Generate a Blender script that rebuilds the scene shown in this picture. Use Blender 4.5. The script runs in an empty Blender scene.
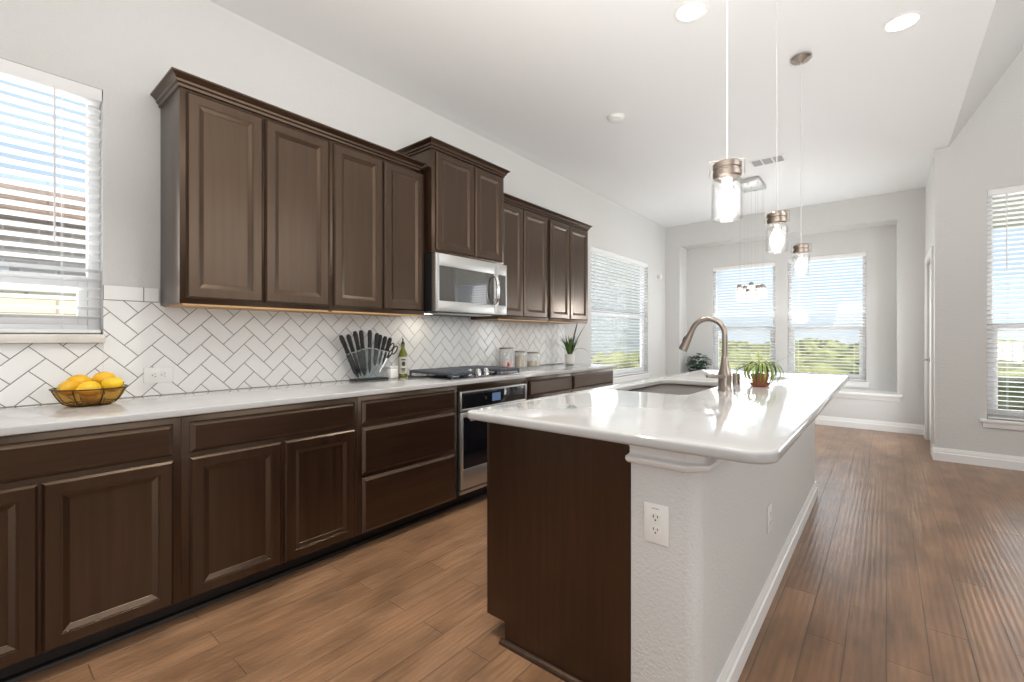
import bpy, bmesh, math, random
from mathutils import Vector, Matrix
random.seed(7)
S = bpy.context.scene
COL = S.collection
PI = math.pi

# ------------------------------------------------------------------ camera
TH = math.atan(374 / 456)
cam_data = bpy.data.cameras.new('camera')
cam = bpy.data.objects.new('camera', cam_data)
COL.objects.link(cam)
cam_data.sensor_width = 36
cam_data.lens = 456 / 1024 * 36
cam_data.shift_y = -3.5 / 1024
cam_data.clip_start = 0.02
cam.location = (2.89, 0, 1.21)
cam.rotation_euler = (PI / 2, 0, TH)
S.camera = cam

YL0 = 6.145
# ------------------------------------------------------------------ view, world, sun, area lights
vs = S.view_settings
vs.view_transform = 'Standard'
vs.look = 'None'
vs.gamma = 1
vs.use_curve_mapping = False
vs.exposure = 0.0

world = bpy.data.worlds.new('sky')
S.world = world
world.use_nodes = True
nt = world.node_tree
nt.nodes.clear()
wo = nt.nodes.new('ShaderNodeOutputWorld')
bg = nt.nodes.new('ShaderNodeBackground')
tc = nt.nodes.new('ShaderNodeTexCoord')
sep = nt.nodes.new('ShaderNodeSeparateXYZ')
ramp = nt.nodes.new('ShaderNodeValToRGB')
nt.links.new(tc.outputs['Generated'], sep.inputs[0])
nt.links.new(sep.outputs['Z'], ramp.inputs[0])
nt.links.new(ramp.outputs[0], bg.inputs[0])
nt.links.new(bg.outputs[0], wo.inputs[0])
e = ramp.color_ramp.elements
e[0].position = 0.0; e[0].color = (0.72, 0.82, 0.90, 1)
e[1].position = 0.45; e[1].color = (0.47, 0.66, 0.90, 1)
m_ = e.new(0.10); m_.color = (0.58, 0.75, 0.90, 1)
bg.inputs[1].default_value = 1.15

def lamp(name, kind, loc, rot, energy, color=(1, 1, 1), **kw):
    d = bpy.data.lights.new(name, kind)
    d.energy = energy
    d.color = color
    for k, v in kw.items():
        setattr(d, k, v)
    o = bpy.data.objects.new(name, d)
    o.location = loc
    o.rotation_euler = rot
    COL.objects.link(o)
    return o

lamp('sun', 'SUN', (4, -6, 12), (math.radians(48), 0, math.radians(40)), 8.0, (1, 0.95, 0.86), angle=0.01)
# daylight of the living room's tall windows (right), followed by added fill lamps
lamp('daylight_living_room', 'AREA', (7.3, 2.8, 2.9), (0, PI / 2, 0), 75, (0.98, 0.98, 0.98), shape='RECTANGLE', size=1.7, size_y=5.0)
lamp('living_room_ceiling_fill', 'AREA', (5.6, 2.6, 1.9), (PI, 0.45, 0), 32, (0.93, 0.98, 1.06), shape='RECTANGLE', size=2.0, size_y=4.0)  # unseen panel added to brighten the vault and kitchen ceiling
lamp('kitchen_bounce_fill', 'AREA', (3.0, 0.40, 1.9), (PI - 0.34, 0, 0), 97, (1.0, 0.978, 0.945), shape='RECTANGLE', size=2.4, size_y=2.4)  # added mid-air, imitates flash bounced off the ceiling
lamp('island_ceiling_fill', 'AREA', (2.3, 4.1, 1.75), (PI, 0, 0), 8, (0.97, 0.985, 1.01), shape='RECTANGLE', size=2.2, size_y=2.6)  # added above the island to lift the ceiling and far walls
lamp('fill_behind_camera', 'AREA', (4.4, -3.2, 1.4), (PI / 2 + 0.10, 0, 0.80), 105, (0.96, 0.99, 1.04), shape='RECTANGLE', size=5.0, size_y=2.4)  # unseen fill added for the tiles and near fronts, no window there
# daylight entering at the glazed patio door
lamp('daylight_patio_door', 'AREA', (3.55, 6.85, 1.10), (0, PI / 2, 0), 32, (0.96, 0.99, 1.03), shape='RECTANGLE', size=1.8, size_y=.62)
lamp('daylight_nook_inner', 'AREA', (1.66, 7.95, 1.5), (-PI / 2 - .85, 0, 0), 15, (0.96, 0.98, 1.0), shape='RECTANGLE', size=2.0, size_y=1.7)
# daylight at the windows in view, from outside through the blinds
for nm, lc, rt, en, sy, sx in (('daylight_nook_left', (1.16, 8.55, 1.25), (-PI / 2 - .15, 0, 0), 13, 1.1, 2.2), ('daylight_nook_right', (2.24, 8.55, 1.25), (-PI / 2 - .15, 0, 0), 13, 1.1, 2.2),
                               ('daylight_side', (-0.6, 6.0, 1.2), (0, -PI / 2 - .15, 0), 24, 2.2, 2.0), ('daylight_left', (-0.65, -.15, 1.5), (0, -PI / 2 - .15, 0), 45, 1.6, 1.6),
                               ('daylight_right', (4.1, YL0 + .55, 1.2), (-PI / 2 - .15, 0, 0), 30, 1.1, 2.2)):
    lamp(nm, 'AREA', lc, rt, en, (0.96, 0.98, 1.0), shape='RECTANGLE', size=sy, size_y=sx)

# ------------------------------------------------------------------ materials
MATS = {}
def mat(name, color, rough=0.5, metal=0.0, spec=0.5, coat=0.0, coat_rough=0.1, bump=None, vary=None, emis=None, trans=0, ior=1.45, tint=None):
    """bump=(scale,strength,distance)  vary=(scale_xyz, amount, detail)"""
    m = bpy.data.materials.new(name)
    m.use_nodes = True
    n = m.node_tree.nodes; l = m.node_tree.links
    b = n['Principled BSDF']
    b.inputs['Base Color'].default_value = (*color, 1)
    b.inputs['Roughness'].default_value = rough
    b.inputs['Metallic'].default_value = metal
    b.inputs['Specular IOR Level'].default_value = spec
    b.inputs['Coat Weight'].default_value = coat
    b.inputs['Coat Roughness'].default_value = coat_rough
    b.inputs['Transmission Weight'].default_value = trans
    b.inputs['IOR'].default_value = ior
    if tint: b.inputs['Specular Tint'].default_value = (*tint, 1)
    if emis:
        b.inputs['Emission Color'].default_value = (*emis[0], 1)
        b.inputs['Emission Strength'].default_value = emis[1]
    t = n.new('ShaderNodeTexCoord')
    if vary:
        mp = n.new('ShaderNodeMapping'); mp.inputs['Scale'].default_value = vary[0]
        oi = n.new('ShaderNodeObjectInfo')
        ad = n.new('ShaderNodeVectorMath'); ad.operation = 'ADD'
        l.new(t.outputs['Object'], mp.inputs[0])
        l.new(mp.outputs[0], ad.inputs[0]); 
        ml = n.new('ShaderNodeMath'); ml.operation = 'MULTIPLY'; ml.inputs[1].default_value = 37.0
        l.new(oi.outputs['Random'], ml.inputs[0]); l.new(ml.outputs[0], ad.inputs[1])
        no = n.new('ShaderNodeTexNoise'); no.inputs['Scale'].default_value = 1.0
        no.inputs['Detail'].default_value = vary[2] if len(vary) > 2 else 4
        l.new(ad.outputs[0], no.inputs['Vector'])
        r = n.new('ShaderNodeValToRGB')
        a = vary[1]
        r.color_ramp.elements[0].position = 0.3; r.color_ramp.elements[1].position = 0.7
        r.color_ramp.elements[0].color = (*[max(0, c * (1 - a)) for c in color], 1)
        r.color_ramp.elements[1].color = (*[min(1, c * (1 + a)) for c in color], 1)
        l.new(no.outputs['Fac'], r.inputs[0]); l.new(r.outputs[0], b.inputs['Base Color'])
    if bump:
        nb = n.new('ShaderNodeTexNoise'); nb.inputs['Scale'].default_value = bump[0]; nb.inputs['Detail'].default_value = 3
        l.new(t.outputs['Object'], nb.inputs['Vector'])
        bp = n.new('ShaderNodeBump'); bp.inputs['Strength'].default_value = bump[1]; bp.inputs['Distance'].default_value = bump[2]
        l.new(nb.outputs['Fac'], bp.inputs['Height']); l.new(bp.outputs[0], b.inputs['Normal'])
    MATS[name] = m
    return m

def thin_glass(name, tint=(1, 1, 1), fres=1.4, rough=0.0, haze=0.0, hazecol=(1, 1, 1)):
    m = bpy.data.materials.new(name); m.use_nodes = True
    n = m.node_tree.nodes; l = m.node_tree.links; n.clear()
    out = n.new('ShaderNodeOutputMaterial'); mx = n.new('ShaderNodeMixShader')
    tr = n.new('ShaderNodeBsdfTransparent'); gl = n.new('ShaderNodeBsdfGlossy'); lw = n.new('ShaderNodeLayerWeight'); lw.inputs['Blend'].default_value = 0.5
    pw_ = n.new('ShaderNodeMath'); pw_.operation = 'POWER'; pw_.inputs[1].default_value = 4.0
    fr = n.new('ShaderNodeMath'); fr.operation = 'MULTIPLY_ADD'; fr.inputs[1].default_value = fres - 1.0; fr.inputs[2].default_value = (fres - 1.0) * .12
    l.new(lw.outputs['Facing'], pw_.inputs[0]); l.new(pw_.outputs[0], fr.inputs[0])
    tr.inputs[0].default_value = (*tint, 1); gl.inputs['Roughness'].default_value = rough
    l.new(fr.outputs[0], mx.inputs[0]); l.new(gl.outputs[0], mx.inputs[2])
    if haze:
        df = n.new('ShaderNodeBsdfDiffuse'); df.inputs[0].default_value = (*hazecol, 1)
        m2 = n.new('ShaderNodeMixShader'); m2.inputs[0].default_value = haze
        l.new(tr.outputs[0], m2.inputs[1]); l.new(df.outputs[0], m2.inputs[2]); l.new(m2.outputs[0], mx.inputs[1])
    else:
        l.new(tr.outputs[0], mx.inputs[1])
    l.new(mx.outputs[0], out.inputs[0])
    MATS[name] = m
    return m

WALL = mat('greige_wall_paint', (0.66, 0.655, 0.635), 0.6, bump=(95, 0.5, 0.006))
CEIL = mat('white_ceiling_paint', (0.86, 0.865, 0.86), 0.7, bump=(140, 0.15, 0.003))
TRIM = mat('white_trim_paint', (0.84, 0.83, 0.81), 0.3)
VINYL = mat('white_vinyl', (0.85, 0.85, 0.85), 0.35)
SLAT = mat('white_blind_slat', (0.86, 0.86, 0.85), 0.4)
SILLM = mat('beige_marble_sill', (0.70, 0.66, 0.60), 0.25, vary=((9, 9, 9), 0.08))
WOODC = (0.0180, 0.0080, 0.0046)
WOOD = mat('espresso_stained_maple', WOODC, 0.29, spec=1.0, tint=(1.0, 0.72, 0.50), coat=0.16, coat_rough=0.2, vary=((45, 45, 1.8), 0.5, 6))
WOODH = mat('espresso_stained_maple_cross_grain', WOODC, 0.29, spec=1.0, tint=(1.0, 0.72, 0.50), coat=0.16, coat_rough=0.2, vary=((45, 1.8, 45), 0.5, 6))
TOE = mat('black_brown_toe_kick', (0.010, 0.007, 0.006), 0.45)
MAPLE = mat('raw_maple_underside', (0.50, 0.30, 0.13), 0.5, vary=((30, 2, 30), 0.15))
QUARTZ = mat('white_quartz', (0.47, 0.465, 0.455), 0.06, coat=0.15, coat_rough=0.04, vary=((40, 40, 40), 0.015))
TILE = mat('white_glazed_tile', (0.86, 0.855, 0.835), 0.13, bump=(14, 0.10, 0.003))
GROUT = mat('taupe_grout', (0.20, 0.175, 0.155), 0.85)
STEEL = mat('brushed_stainless', (0.58, 0.575, 0.56), 0.40, metal=1.0, vary=((2, 2, 200), 0.05))
NICKEL = mat('brushed_nickel', (0.37, 0.315, 0.27), 0.30, metal=1.0)
CHROME = mat('chrome', (0.80, 0.80, 0.80), 0.08, metal=1.0)
SINKM = mat('satin_sink_steel', (0.46, 0.42, 0.38), 0.33, metal=1.0)
BLADE = mat('dark_polished_blade', (0.20, 0.20, 0.21), 0.18, metal=1.0)
BGLASS = mat('black_appliance_glass', (0.006, 0.006, 0.008), 0.04, spec=0.6)
MWGLASS = mat('smoked_microwave_glass', (0.05, 0.047, 0.043), 0.05, spec=1.0, coat=1.0, coat_rough=0.03)
BLACK = mat('black_plastic', (0.012, 0.012, 0.013), 0.4)
IRON = mat('cast_iron_grate', (0.085, 0.095, 0.115), 0.38)
PLATE = mat('white_outlet_plastic', (0.84, 0.83, 0.80), 0.3)
SLOT = mat('dark_outlet_slot', (0.05, 0.045, 0.04), 0.5)
INK = mat('grey_printed_ink', (0.30, 0.29, 0.28), 0.6)
PANE = thin_glass('window_glass', fres=1.25)
GLASS = thin_glass('clear_glass', (0.97, 0.98, 0.98), fres=1.3, haze=.08)
SHADE = thin_glass('clear_jar_glass', (0.985, 0.985, 0.985), fres=1.7, haze=.008)
ACRYL = thin_glass('clear_acrylic', (0.94, 0.96, 0.97), fres=1.4)
AMBER = thin_glass('amber_glass', (0.86, 0.74, 0.45), fres=1.35)
OILGL = mat('olive_green_glass', (0.17, 0.19, 0.015), 0.08, spec=0.7)
BULB = mat('lit_frosted_bulb', (1, 0.95, 0.88), 0.4, emis=((1, 0.95, 0.88), 8.0))
BULBS = mat('lit_small_bulb', (1, 0.95, 0.88), 0.4, emis=((1, 0.95, 0.88), 2.5))
LENS = mat('lit_ceiling_lens', (1, 1, 1), 0.4, emis=((1, 0.96, 0.90), 6.0))
CRYST = mat('lit_crystal_drop', (0.95, 0.95, 0.95), 0.15, emis=((1, 0.96, 0.90), 0.30))
SCREEN = mat('lit_blue_display', (0.02, 0.03, 0.05), 0.1, emis=((0.25, 0.42, 0.70), 0.32))
CERAM = mat('white_ceramic', (0.78, 0.76, 0.73), 0.3)
TERRA = mat('terracotta', (0.40, 0.13, 0.065), 0.7, vary=((30, 30, 30), 0.15))
BLUEP = mat('dark_blue_pot', (0.03, 0.06, 0.12), 0.3)
SOIL = mat('potting_soil', (0.04, 0.028, 0.02), 0.95)
LEAF = mat('green_leaf', (0.07, 0.15, 0.025), 0.45, vary=((25, 25, 25), 0.4))
LEAF2 = mat('yellow_green_leaf', (0.24, 0.30, 0.06), 0.45, vary=((20, 20, 20), 0.5))
LEAF3 = mat('dark_green_leaf', (0.02, 0.07, 0.03), 0.4, vary=((25, 25, 25), 0.5))
LEAFSHADOW = mat('leaf_shadow_grey', (0.17, 0.18, 0.16), 0.5)  # tone of the plant's wall shadows, put into blades
LEMON = mat('lemon_peel', (0.80, 0.50, 0.02), 0.38, bump=(120, 0.3, 0.002), vary=((14, 14, 14), 0.18))
ORANGEP = mat('orange_yellow_peel', (0.80, 0.44, 0.015), 0.38, bump=(120, 0.3, 0.002), vary=((14, 14, 14), 0.18))
DARKWIRE = mat('dark_bronze_wire', (0.035, 0.025, 0.018), 0.35, metal=0.6)
LABELP = mat('cream_paper_label', (0.66, 0.66, 0.55), 0.6)
FLOURM = mat('pale_tan_dry_goods', (0.55, 0.45, 0.32), 0.9, bump=(90, 0.5, 0.01))
CANDY = mat('pale_pink_sweets', (0.62, 0.45, 0.42), 0.6, vary=((60, 60, 60), 0.5))
REDM = mat('red_scoop', (0.45, 0.03, 0.04), 0.4)
GREYP = mat('grey_painted_louvre', (0.42, 0.42, 0.43), 0.6)
RODM = mat('pale_pendant_rod', (0.62, 0.61, 0.59), 0.3, metal=0.3)

def floor_material():
    m = bpy.data.materials.new('hand_scraped_hickory_planks'); m.use_nodes = True
    n = m.node_tree.nodes; l = m.node_tree.links; b = n['Principled BSDF']
    t = n.new('ShaderNodeTexCoord'); mp = n.new('ShaderNodeMapping')
    mp.inputs['Rotation'].default_value = (0, 0, PI / 2)
    mp.inputs['Location'].default_value = (0.31, 0.03, 0)
    l.new(t.outputs['Object'], mp.inputs[0])
    br = n.new('ShaderNodeTexBrick')
    br.offset = 0.37; br.offset_frequency = 2; br.squash = 1.0
    br.inputs['Color1'].default_value = (0.215, 0.115, 0.060, 1)
    br.inputs['Color2'].default_value = (0.285, 0.158, 0.085, 1)
    br.inputs['Mortar'].default_value = (0.15, 0.085, 0.047, 1)
    br.inputs['Scale'].default_value = 1.0
    br.inputs['Mortar Size'].default_value = 0.0026
    br.inputs['Mortar Smooth'].default_value = 0.6
    br.inputs['Bias'].default_value = 0.0
    br.inputs['Brick Width'].default_value = 0.95
    br.inputs['Row Height'].default_value = 0.127
    l.new(mp.outputs[0], br.inputs['Vector'])
    # grain and blotches
    m2 = n.new('ShaderNodeMapping'); m2.inputs['Scale'].default_value = (55, 3.0, 1)
    l.new(t.outputs['Object'], m2.inputs[0])
    g = n.new('ShaderNodeTexNoise'); g.inputs['Detail'].default_value = 6; g.inputs['Scale'].default_value = 1
    l.new(m2.outputs[0], g.inputs['Vector'])
    m3 = n.new('ShaderNodeMapping'); m3.inputs['Scale'].default_value = (6.5, 2.6, 1)
    l.new(t.outputs['Object'], m3.inputs[0])
    g2 = n.new('ShaderNodeTexNoise'); g2.inputs['Detail'].default_value = 4; g2.inputs['Scale'].default_value = 1
    l.new(m3.outputs[0], g2.inputs['Vector'])
    mx = n.new('ShaderNodeMix'); mx.data_type = 'RGBA'; mx.blend_type = 'MULTIPLY'; mx.inputs[0].default_value = 1
    mr = n.new('ShaderNodeMapRange'); mr.inputs[1].default_value = 0.3; mr.inputs[2].default_value = 0.7; mr.inputs[3].default_value = 0.78; mr.inputs[4].default_value = 1.12
    l.new(g.outputs['Fac'], mr.inputs[0])
    mr2 = n.new('ShaderNodeMapRange'); mr2.inputs[1].default_value = 0.32; mr2.inputs[2].default_value = 0.62; mr2.inputs[3].default_value = 0.66; mr2.inputs[4].default_value = 1.1
    l.new(g2.outputs['Fac'], mr2.inputs[0])
    mu = n.new('ShaderNodeMath'); mu.operation = 'MULTIPLY'
    l.new(mr.outputs[0], mu.inputs[0]); l.new(mr2.outputs[0], mu.inputs[1])
    l.new(br.outputs['Color'], mx.inputs[6]); l.new(mu.outputs[0], mx.inputs[7])
    l.new(mx.outputs[2], b.inputs['Base Color'])
    b.inputs['Roughness'].default_value = 0.30
    b.inputs['Specular IOR Level'].default_value = 0.45
    b.inputs['Coat Weight'].default_value = 0.06; b.inputs['Coat Roughness'].default_value = 0.16
    # bump: scraped ripples across the boards plus seams
    w = n.new('ShaderNodeTexWave'); w.wave_type = 'BANDS'; w.bands_direction = 'X'
    w.inputs['Scale'].default_value = 13.0; w.inputs['Distortion'].default_value = 2.2; w.inputs['Detail'].default_value = 1.5
    w.inputs['Detail Scale'].default_value = 0.6
    m4 = n.new('ShaderNodeMapping'); m4.inputs['Scale'].default_value = (1, 0.12, 1)
    l.new(t.outputs['Object'], m4.inputs[0]); l.new(m4.outputs[0], w.inputs['Vector'])
    ms = n.new('ShaderNodeMath'); ms.operation = 'MULTIPLY'; l.new(w.outputs['Fac'], ms.inputs[0]); l.new(g2.outputs['Fac'], ms.inputs[1])
    b1 = n.new('ShaderNodeBump'); b1.inputs['Strength'].default_value = 0.42; b1.inputs['Distance'].default_value = 0.0024
    l.new(ms.outputs[0], b1.inputs['Height'])
    b2 = n.new('ShaderNodeBump'); b2.inputs['Strength'].default_value = 0.7; b2.inputs['Distance'].default_value = 0.002; b2.invert = True
    l.new(br.outputs['Fac'], b2.inputs['Height']); l.new(b1.outputs[0], b2.inputs['Normal'])
    l.new(b2.outputs[0], b.inputs['Normal'])
    return m
FLOORM = floor_material()

def brick_material(name, c1, c2, mortar, bw, bh, rot):
    m = bpy.data.materials.new(name); m.use_nodes = True
    n = m.node_tree.nodes; l = m.node_tree.links; b = n['Principled BSDF']
    t = n.new('ShaderNodeTexCoord'); mp = n.new('ShaderNodeMapping'); mp.inputs['Rotation'].default_value = rot
    l.new(t.outputs['Object'], mp.inputs[0])
    br = n.new('ShaderNodeTexBrick')
    br.inputs['Color1'].default_value = (*c1, 1); br.inputs['Color2'].default_value = (*c2, 1); br.inputs['Mortar'].default_value = (*mortar, 1)
    br.inputs['Scale'].default_value = 1; br.inputs['Brick Width'].default_value = bw; br.inputs['Row Height'].default_value = bh
    br.inputs['Mortar Size'].default_value = 0.012
    l.new(mp.outputs[0], br.inputs['Vector']); l.new(br.outputs['Color'], b.inputs['Base Color'])
    b.inputs['Roughness'].default_value = 0.9
    return m
YZ = (0, -PI / 2, -PI / 2)   # maps (y,z) of a wall at constant x to the texture's (x,y)
BRICK = brick_material('grey_brown_brick', (0.42, 0.33, 0.28), (0.60, 0.53, 0.49), (0.66, 0.64, 0.61), 0.30, 0.10, YZ)
STONE = brick_material('cream_limestone_block', (0.62, 0.55, 0.40), (0.80, 0.74, 0.60), (0.40, 0.34, 0.26), 0.40, 0.14, YZ)
SIDING = mat('grey_blue_siding', (0.27, 0.30, 0.32), 0.8, vary=((0.2, 0.2, 6), 0.15))
ROOFM = mat('brown_roof_shingle', (0.20, 0.13, 0.09), 0.9, vary=((6, 6, 6), 0.3))
LAWN = mat('dry_green_lawn', (0.24, 0.24, 0.12), 0.95, vary=((1.2, 1.2, 1.2), 0.5))
SCRUB = mat('yellow_green_scrub', (0.20, 0.21, 0.085), 0.9, vary=((1.5, 1.5, 1.5), 0.6))
CONC = mat('pale_concrete', (0.60, 0.59, 0.56), 0.85, vary=((2, 2, 2), 0.08))

# ------------------------------------------------------------------ mesh helpers
class MB:
    def __init__(s):
        s.bm = bmesh.new()
    def box(s, x0, x1, y0, y1, z0, z1, bev=0, seg=2):
        v = [s.bm.verts.new(p) for p in ((x0, y0, z0), (x1, y0, z0), (x1, y1, z0), (x0, y1, z0), (x0, y0, z1), (x1, y0, z1), (x1, y1, z1), (x0, y1, z1))]
        f = [s.bm.faces.new([v[i] for i in q]) for q in ((0, 3, 2, 1), (4, 5, 6, 7), (0, 1, 5, 4), (1, 2, 6, 5), (2, 3, 7, 6), (3, 0, 4, 7))]
        if bev:
            ed = list({e for q in f for e in q.edges})
            bmesh.ops.bevel(s.bm, geom=ed, offset=bev, segments=seg, profile=0.5, affect='EDGES')
        return s
    def rings(s, rings, cap0=True, cap1=True, closed=True):
        R = [[s.bm.verts.new(p) for p in r] for r in rings]
        for a, b in zip(R[:-1], R[1:]):
            k = len(a)
            for i in range(k if closed else k - 1):
                j = (i + 1) % k
                s.bm.faces.new((a[i], a[j], b[j], b[i]))
        if cap0: s.bm.faces.new(list(reversed(R[0])))
        if cap1: s.bm.faces.new(R[-1])
        return s
    def lathe(s, prof, c=(0, 0, 0), seg=24, M=None, cap0=True, cap1=True):
        M = M or Matrix.Identity(3); c = Vector(c)
        rs = [[c + M @ Vector((r * math.cos(2 * PI * i / seg), r * math.sin(2 * PI * i / seg), z)) for i in range(seg)] for r, z in prof]
        return s.rings(rs, cap0, cap1)
    def tube(s, pts, rad, seg=10, cap=True):
        pts = [Vector(p) for p in pts]
        n = len(pts)
        rad = [rad] * n if not isinstance(rad, (list, tuple)) else rad
        T = [(pts[min(i + 1, n - 1)] - pts[max(i - 1, 0)]).normalized() for i in range(n)]
        u = T[0].orthogonal().normalized(); rs = []
        for i in range(n):
            u = (u - T[i] * u.dot(T[i])).normalized(); w = T[i].cross(u)
            rs.append([pts[i] + (u * math.cos(2 * PI * k / seg) + w * math.sin(2 * PI * k / seg)) * rad[i] for k in range(seg)])
        return s.rings(rs, cap, cap)
    def prism(s, poly, axis, a, b):
        """poly of 2-D points extruded along axis 'x','y','z' from a to b"""
        f = {'x': lambda p, t: (t, p[0], p[1]), 'y': lambda p, t: (p[0], t, p[1]), 'z': lambda p, t: (p[0], p[1], t)}[axis]
        return s.rings([[f(p, a) for p in poly], [f(p, b) for p in poly]])
    def ribbon(s, pts, widths, side, thick=0.0008, fold=0.25):
        """leaf blade: folded strip with thickness"""
        pts = [Vector(p) for p in pts]; n = len(pts); rs = []
        for i in range(n):
            t = (pts[min(i + 1, n - 1)] - pts[max(i - 1, 0)]).normalized()
            sd = (Vector(side) - t * t.dot(Vector(side)))
            sd = sd.normalized() if sd.length > 1e-4 else t.orthogonal().normalized()
            up = sd.cross(t).normalized(); w = widths[i] / 2
            rs.append([pts[i] - sd * w + up * w * fold, pts[i] - up * thick, pts[i] + sd * w + up * w * fold, pts[i] + up * thick])
        return s.rings(rs)
    def ell(s, c, r, seg=16, rings=10, M=None):
        M = M or Matrix.Identity(3); c = Vector(c)
        pr = [(math.sin(PI * i / rings), -math.cos(PI * i / rings)) for i in range(1, rings)]
        rs = [[c + M @ Vector((r[0] * a * math.cos(2 * PI * k / seg), r[1] * a * math.sin(2 * PI * k / seg), r[2] * b)) for k in range(seg)] for a, b in pr]
        return s.rings(rs)

def link(name, mb, m, parent=None, origin=None, smooth=35):
    """ONE mesh object; geometry is given in world coordinates (parents are unrotated)"""
    bm = mb.bm
    bmesh.ops.recalc_face_normals(bm, faces=bm.faces[:])
    if origin is None:
        co = [v.co for v in bm.verts]
        if parent is None:
            origin = (sum((min(c[i] for c in co), max(c[i] for c in co))) / 2 if i < 2 else min(c[2] for c in co) for i in range(3))
            origin = Vector(tuple(origin))
        else:
            origin = Vector(tuple((min(c[i] for c in co) + max(c[i] for c in co)) / 2 for i in range(3)))
    origin = Vector(origin)
    bmesh.ops.translate(bm, verts=bm.verts[:], vec=-origin)
    me = bpy.data.meshes.new(name); bm.to_mesh(me); bm.free()
    if smooth:
        for p in me.polygons: p.use_smooth = True
        me.set_sharp_from_angle(angle=math.radians(smooth))
    me.materials.append(m)
    o = bpy.data.objects.new(name, me); COL.objects.link(o)
    if parent is not None:
        o.parent = parent
        o.location = origin - wloc(parent)
    else:
        o.location = origin
    return o

def wloc(o):
    p = Vector(o.location)
    while o.parent is not None:
        o = o.parent; p = p + Vector(o.location)
    return p

def tag(o, label, cat, group=None):
    o['label'] = label; o['category'] = cat
    if group: o['group'] = group
    return o
def thing(name, loc, label, cat, group=None):
    o = bpy.data.objects.new(name, None); o.empty_display_size = 0.05
    COL.objects.link(o); o.location = loc
    return tag(o, label, cat, group)
def struct(o):
    o['kind'] = 'structure'; return o
def dup(root, loc, label=None, rotz=None):
    r = root.copy(); COL.objects.link(r); r.location = loc
    if rotz is not None: r.rotation_euler = (0, 0, rotz)
    if label: r['label'] = label
    for ch in list(root.children):
        c = ch.copy(); COL.objects.link(c); c.parent = r
        for g in list(ch.children):
            d = g.copy(); COL.objects.link(d); d.parent = c
    return r

def wall_mesh(mb, axis, p0, p1, a0, a1, z0, z1, holes):
    """wall slab between planes p0..p1 of 'axis', running a0..a1, with rectangular holes (a,b,z,Z)"""
    A = sorted({a0, a1, *[h[0] for h in holes], *[h[1] for h in holes]})
    Z = sorted({z0, z1, *[h[2] for h in holes], *[h[3] for h in holes]})
    A = [a for a in A if a0 <= a <= a1]; Z = [z for z in Z if z0 <= z <= z1]
    for i in range(len(A) - 1):
        for j in range(len(Z) - 1):
            ca, cz = (A[i] + A[i + 1]) / 2, (Z[j] + Z[j + 1]) / 2
            if any(h[0] < ca < h[1] and h[2] < cz < h[3] for h in holes): continue
            if axis == 'x': mb.box(p0, p1, A[i], A[i + 1], Z[j], Z[j + 1])
            else: mb.box(A[i], A[i + 1], p0, p1, Z[j], Z[j + 1])
    bmesh.ops.remove_doubles(mb.bm, verts=mb.bm.verts[:], dist=1e-5)
    # drop the doubled inner faces between neighbouring cells
    seen = {}
    for f in mb.bm.faces: seen.setdefault(tuple(sorted(v.index for v in f.verts)), []).append(f)
    mb.bm.verts.index_update()
    seen = {}
    for f in mb.bm.faces: seen.setdefault(tuple(sorted(v.index for v in f.verts)), []).append(f)
    kill = [f for fs in seen.values() if len(fs) > 1 for f in fs]
    bmesh.ops.delete(mb.bm, geom=kill, context='FACES')
    return mb

# ------------------------------------------------------------------ room shell
CZ = 3.07          # flat ceiling
YB = 7.62          # back wall of the breakfast nook
XD = 3.265         # short wall with the patio door
YL = 6.145         # living-room wall with window
XI = 3.36          # edge of the flat ceiling
struct(link('floor', MB().box(-0.12, 7.5, -3.5, 8.1, -0.10, 0.0), FLOORM, origin=(0, 0, 0), smooth=0))
W1 = (-0.75, 0.445, 1.225, 2.392)     # window beside the upper cabinets
W2 = (5.10, 6.89, 0.66, 2.37)         # window past the counter
wl = wall_mesh(MB(), 'x', -0.12, 0.0, -3.5, 8.1, 0, CZ + 0.1, [W1, W2])
struct(link('wall_left', wl, WALL, origin=(0, 0, 0), smooth=0))
AL = (0.24, 3.0, 0.455, 2.725)        # alcove in the back wall
YA = 7.98
W3 = (0.655, 1.575, 0.60, 2.375)
W4 = (1.74, 2.68, 0.60, 2.40)
wb = wall_mesh(MB(), 'y', YB, YA, 0.0, XD + 0.15, 0, CZ + 0.1, [AL])
wb2 = wall_mesh(MB(), 'y', YA, YA + 0.12, 0.0, XD + 0.15, 0, CZ + 0.1, [W3, W4])
me_ = bpy.data.meshes.new('t'); wb2.bm.to_mesh(me_); wb.bm.from_mesh(me_); bpy.data.meshes.remove(me_); wb2.bm.free()
struct(link('wall_back', wb, WALL, origin=(0, 0, 0), smooth=0))
DR = (6.42, 7.28, 0.0, 2.08)
struct(link('wall_patio', wall_mesh(MB(), 'x', XD, XD + 0.15, YL, YB, 0, CZ + 0.1, [DR]), WALL, origin=(0, 0, 0), smooth=0))
W5 = (3.624, 4.56, 0.445, 2.60)
struct(link('wall_living', wall_mesh(MB(), 'y', YL, YL + 0.12, XD + 0.15, 7.5, 0, 5.0, [W5]), WALL, origin=(0, 0, 0), smooth=0))
struct(link('wall_right', wall_mesh(MB(), 'x', 7.5, 7.62, -3.5, YL + 0.12, 0, 5.0, []), WALL, origin=(0, 0, 0), smooth=0))
struct(link('wall_front', wall_mesh(MB(), 'y', -3.62, -3.5, -0.12, 7.62, 0, 5.0, []), WALL, origin=(0, 0, 0), smooth=0))
struct(link('ceiling', MB().box(-0.12, XI, -3.5, 8.1, CZ, CZ + 0.12), CEIL, origin=(0, 0, 0), smooth=0))
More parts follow.
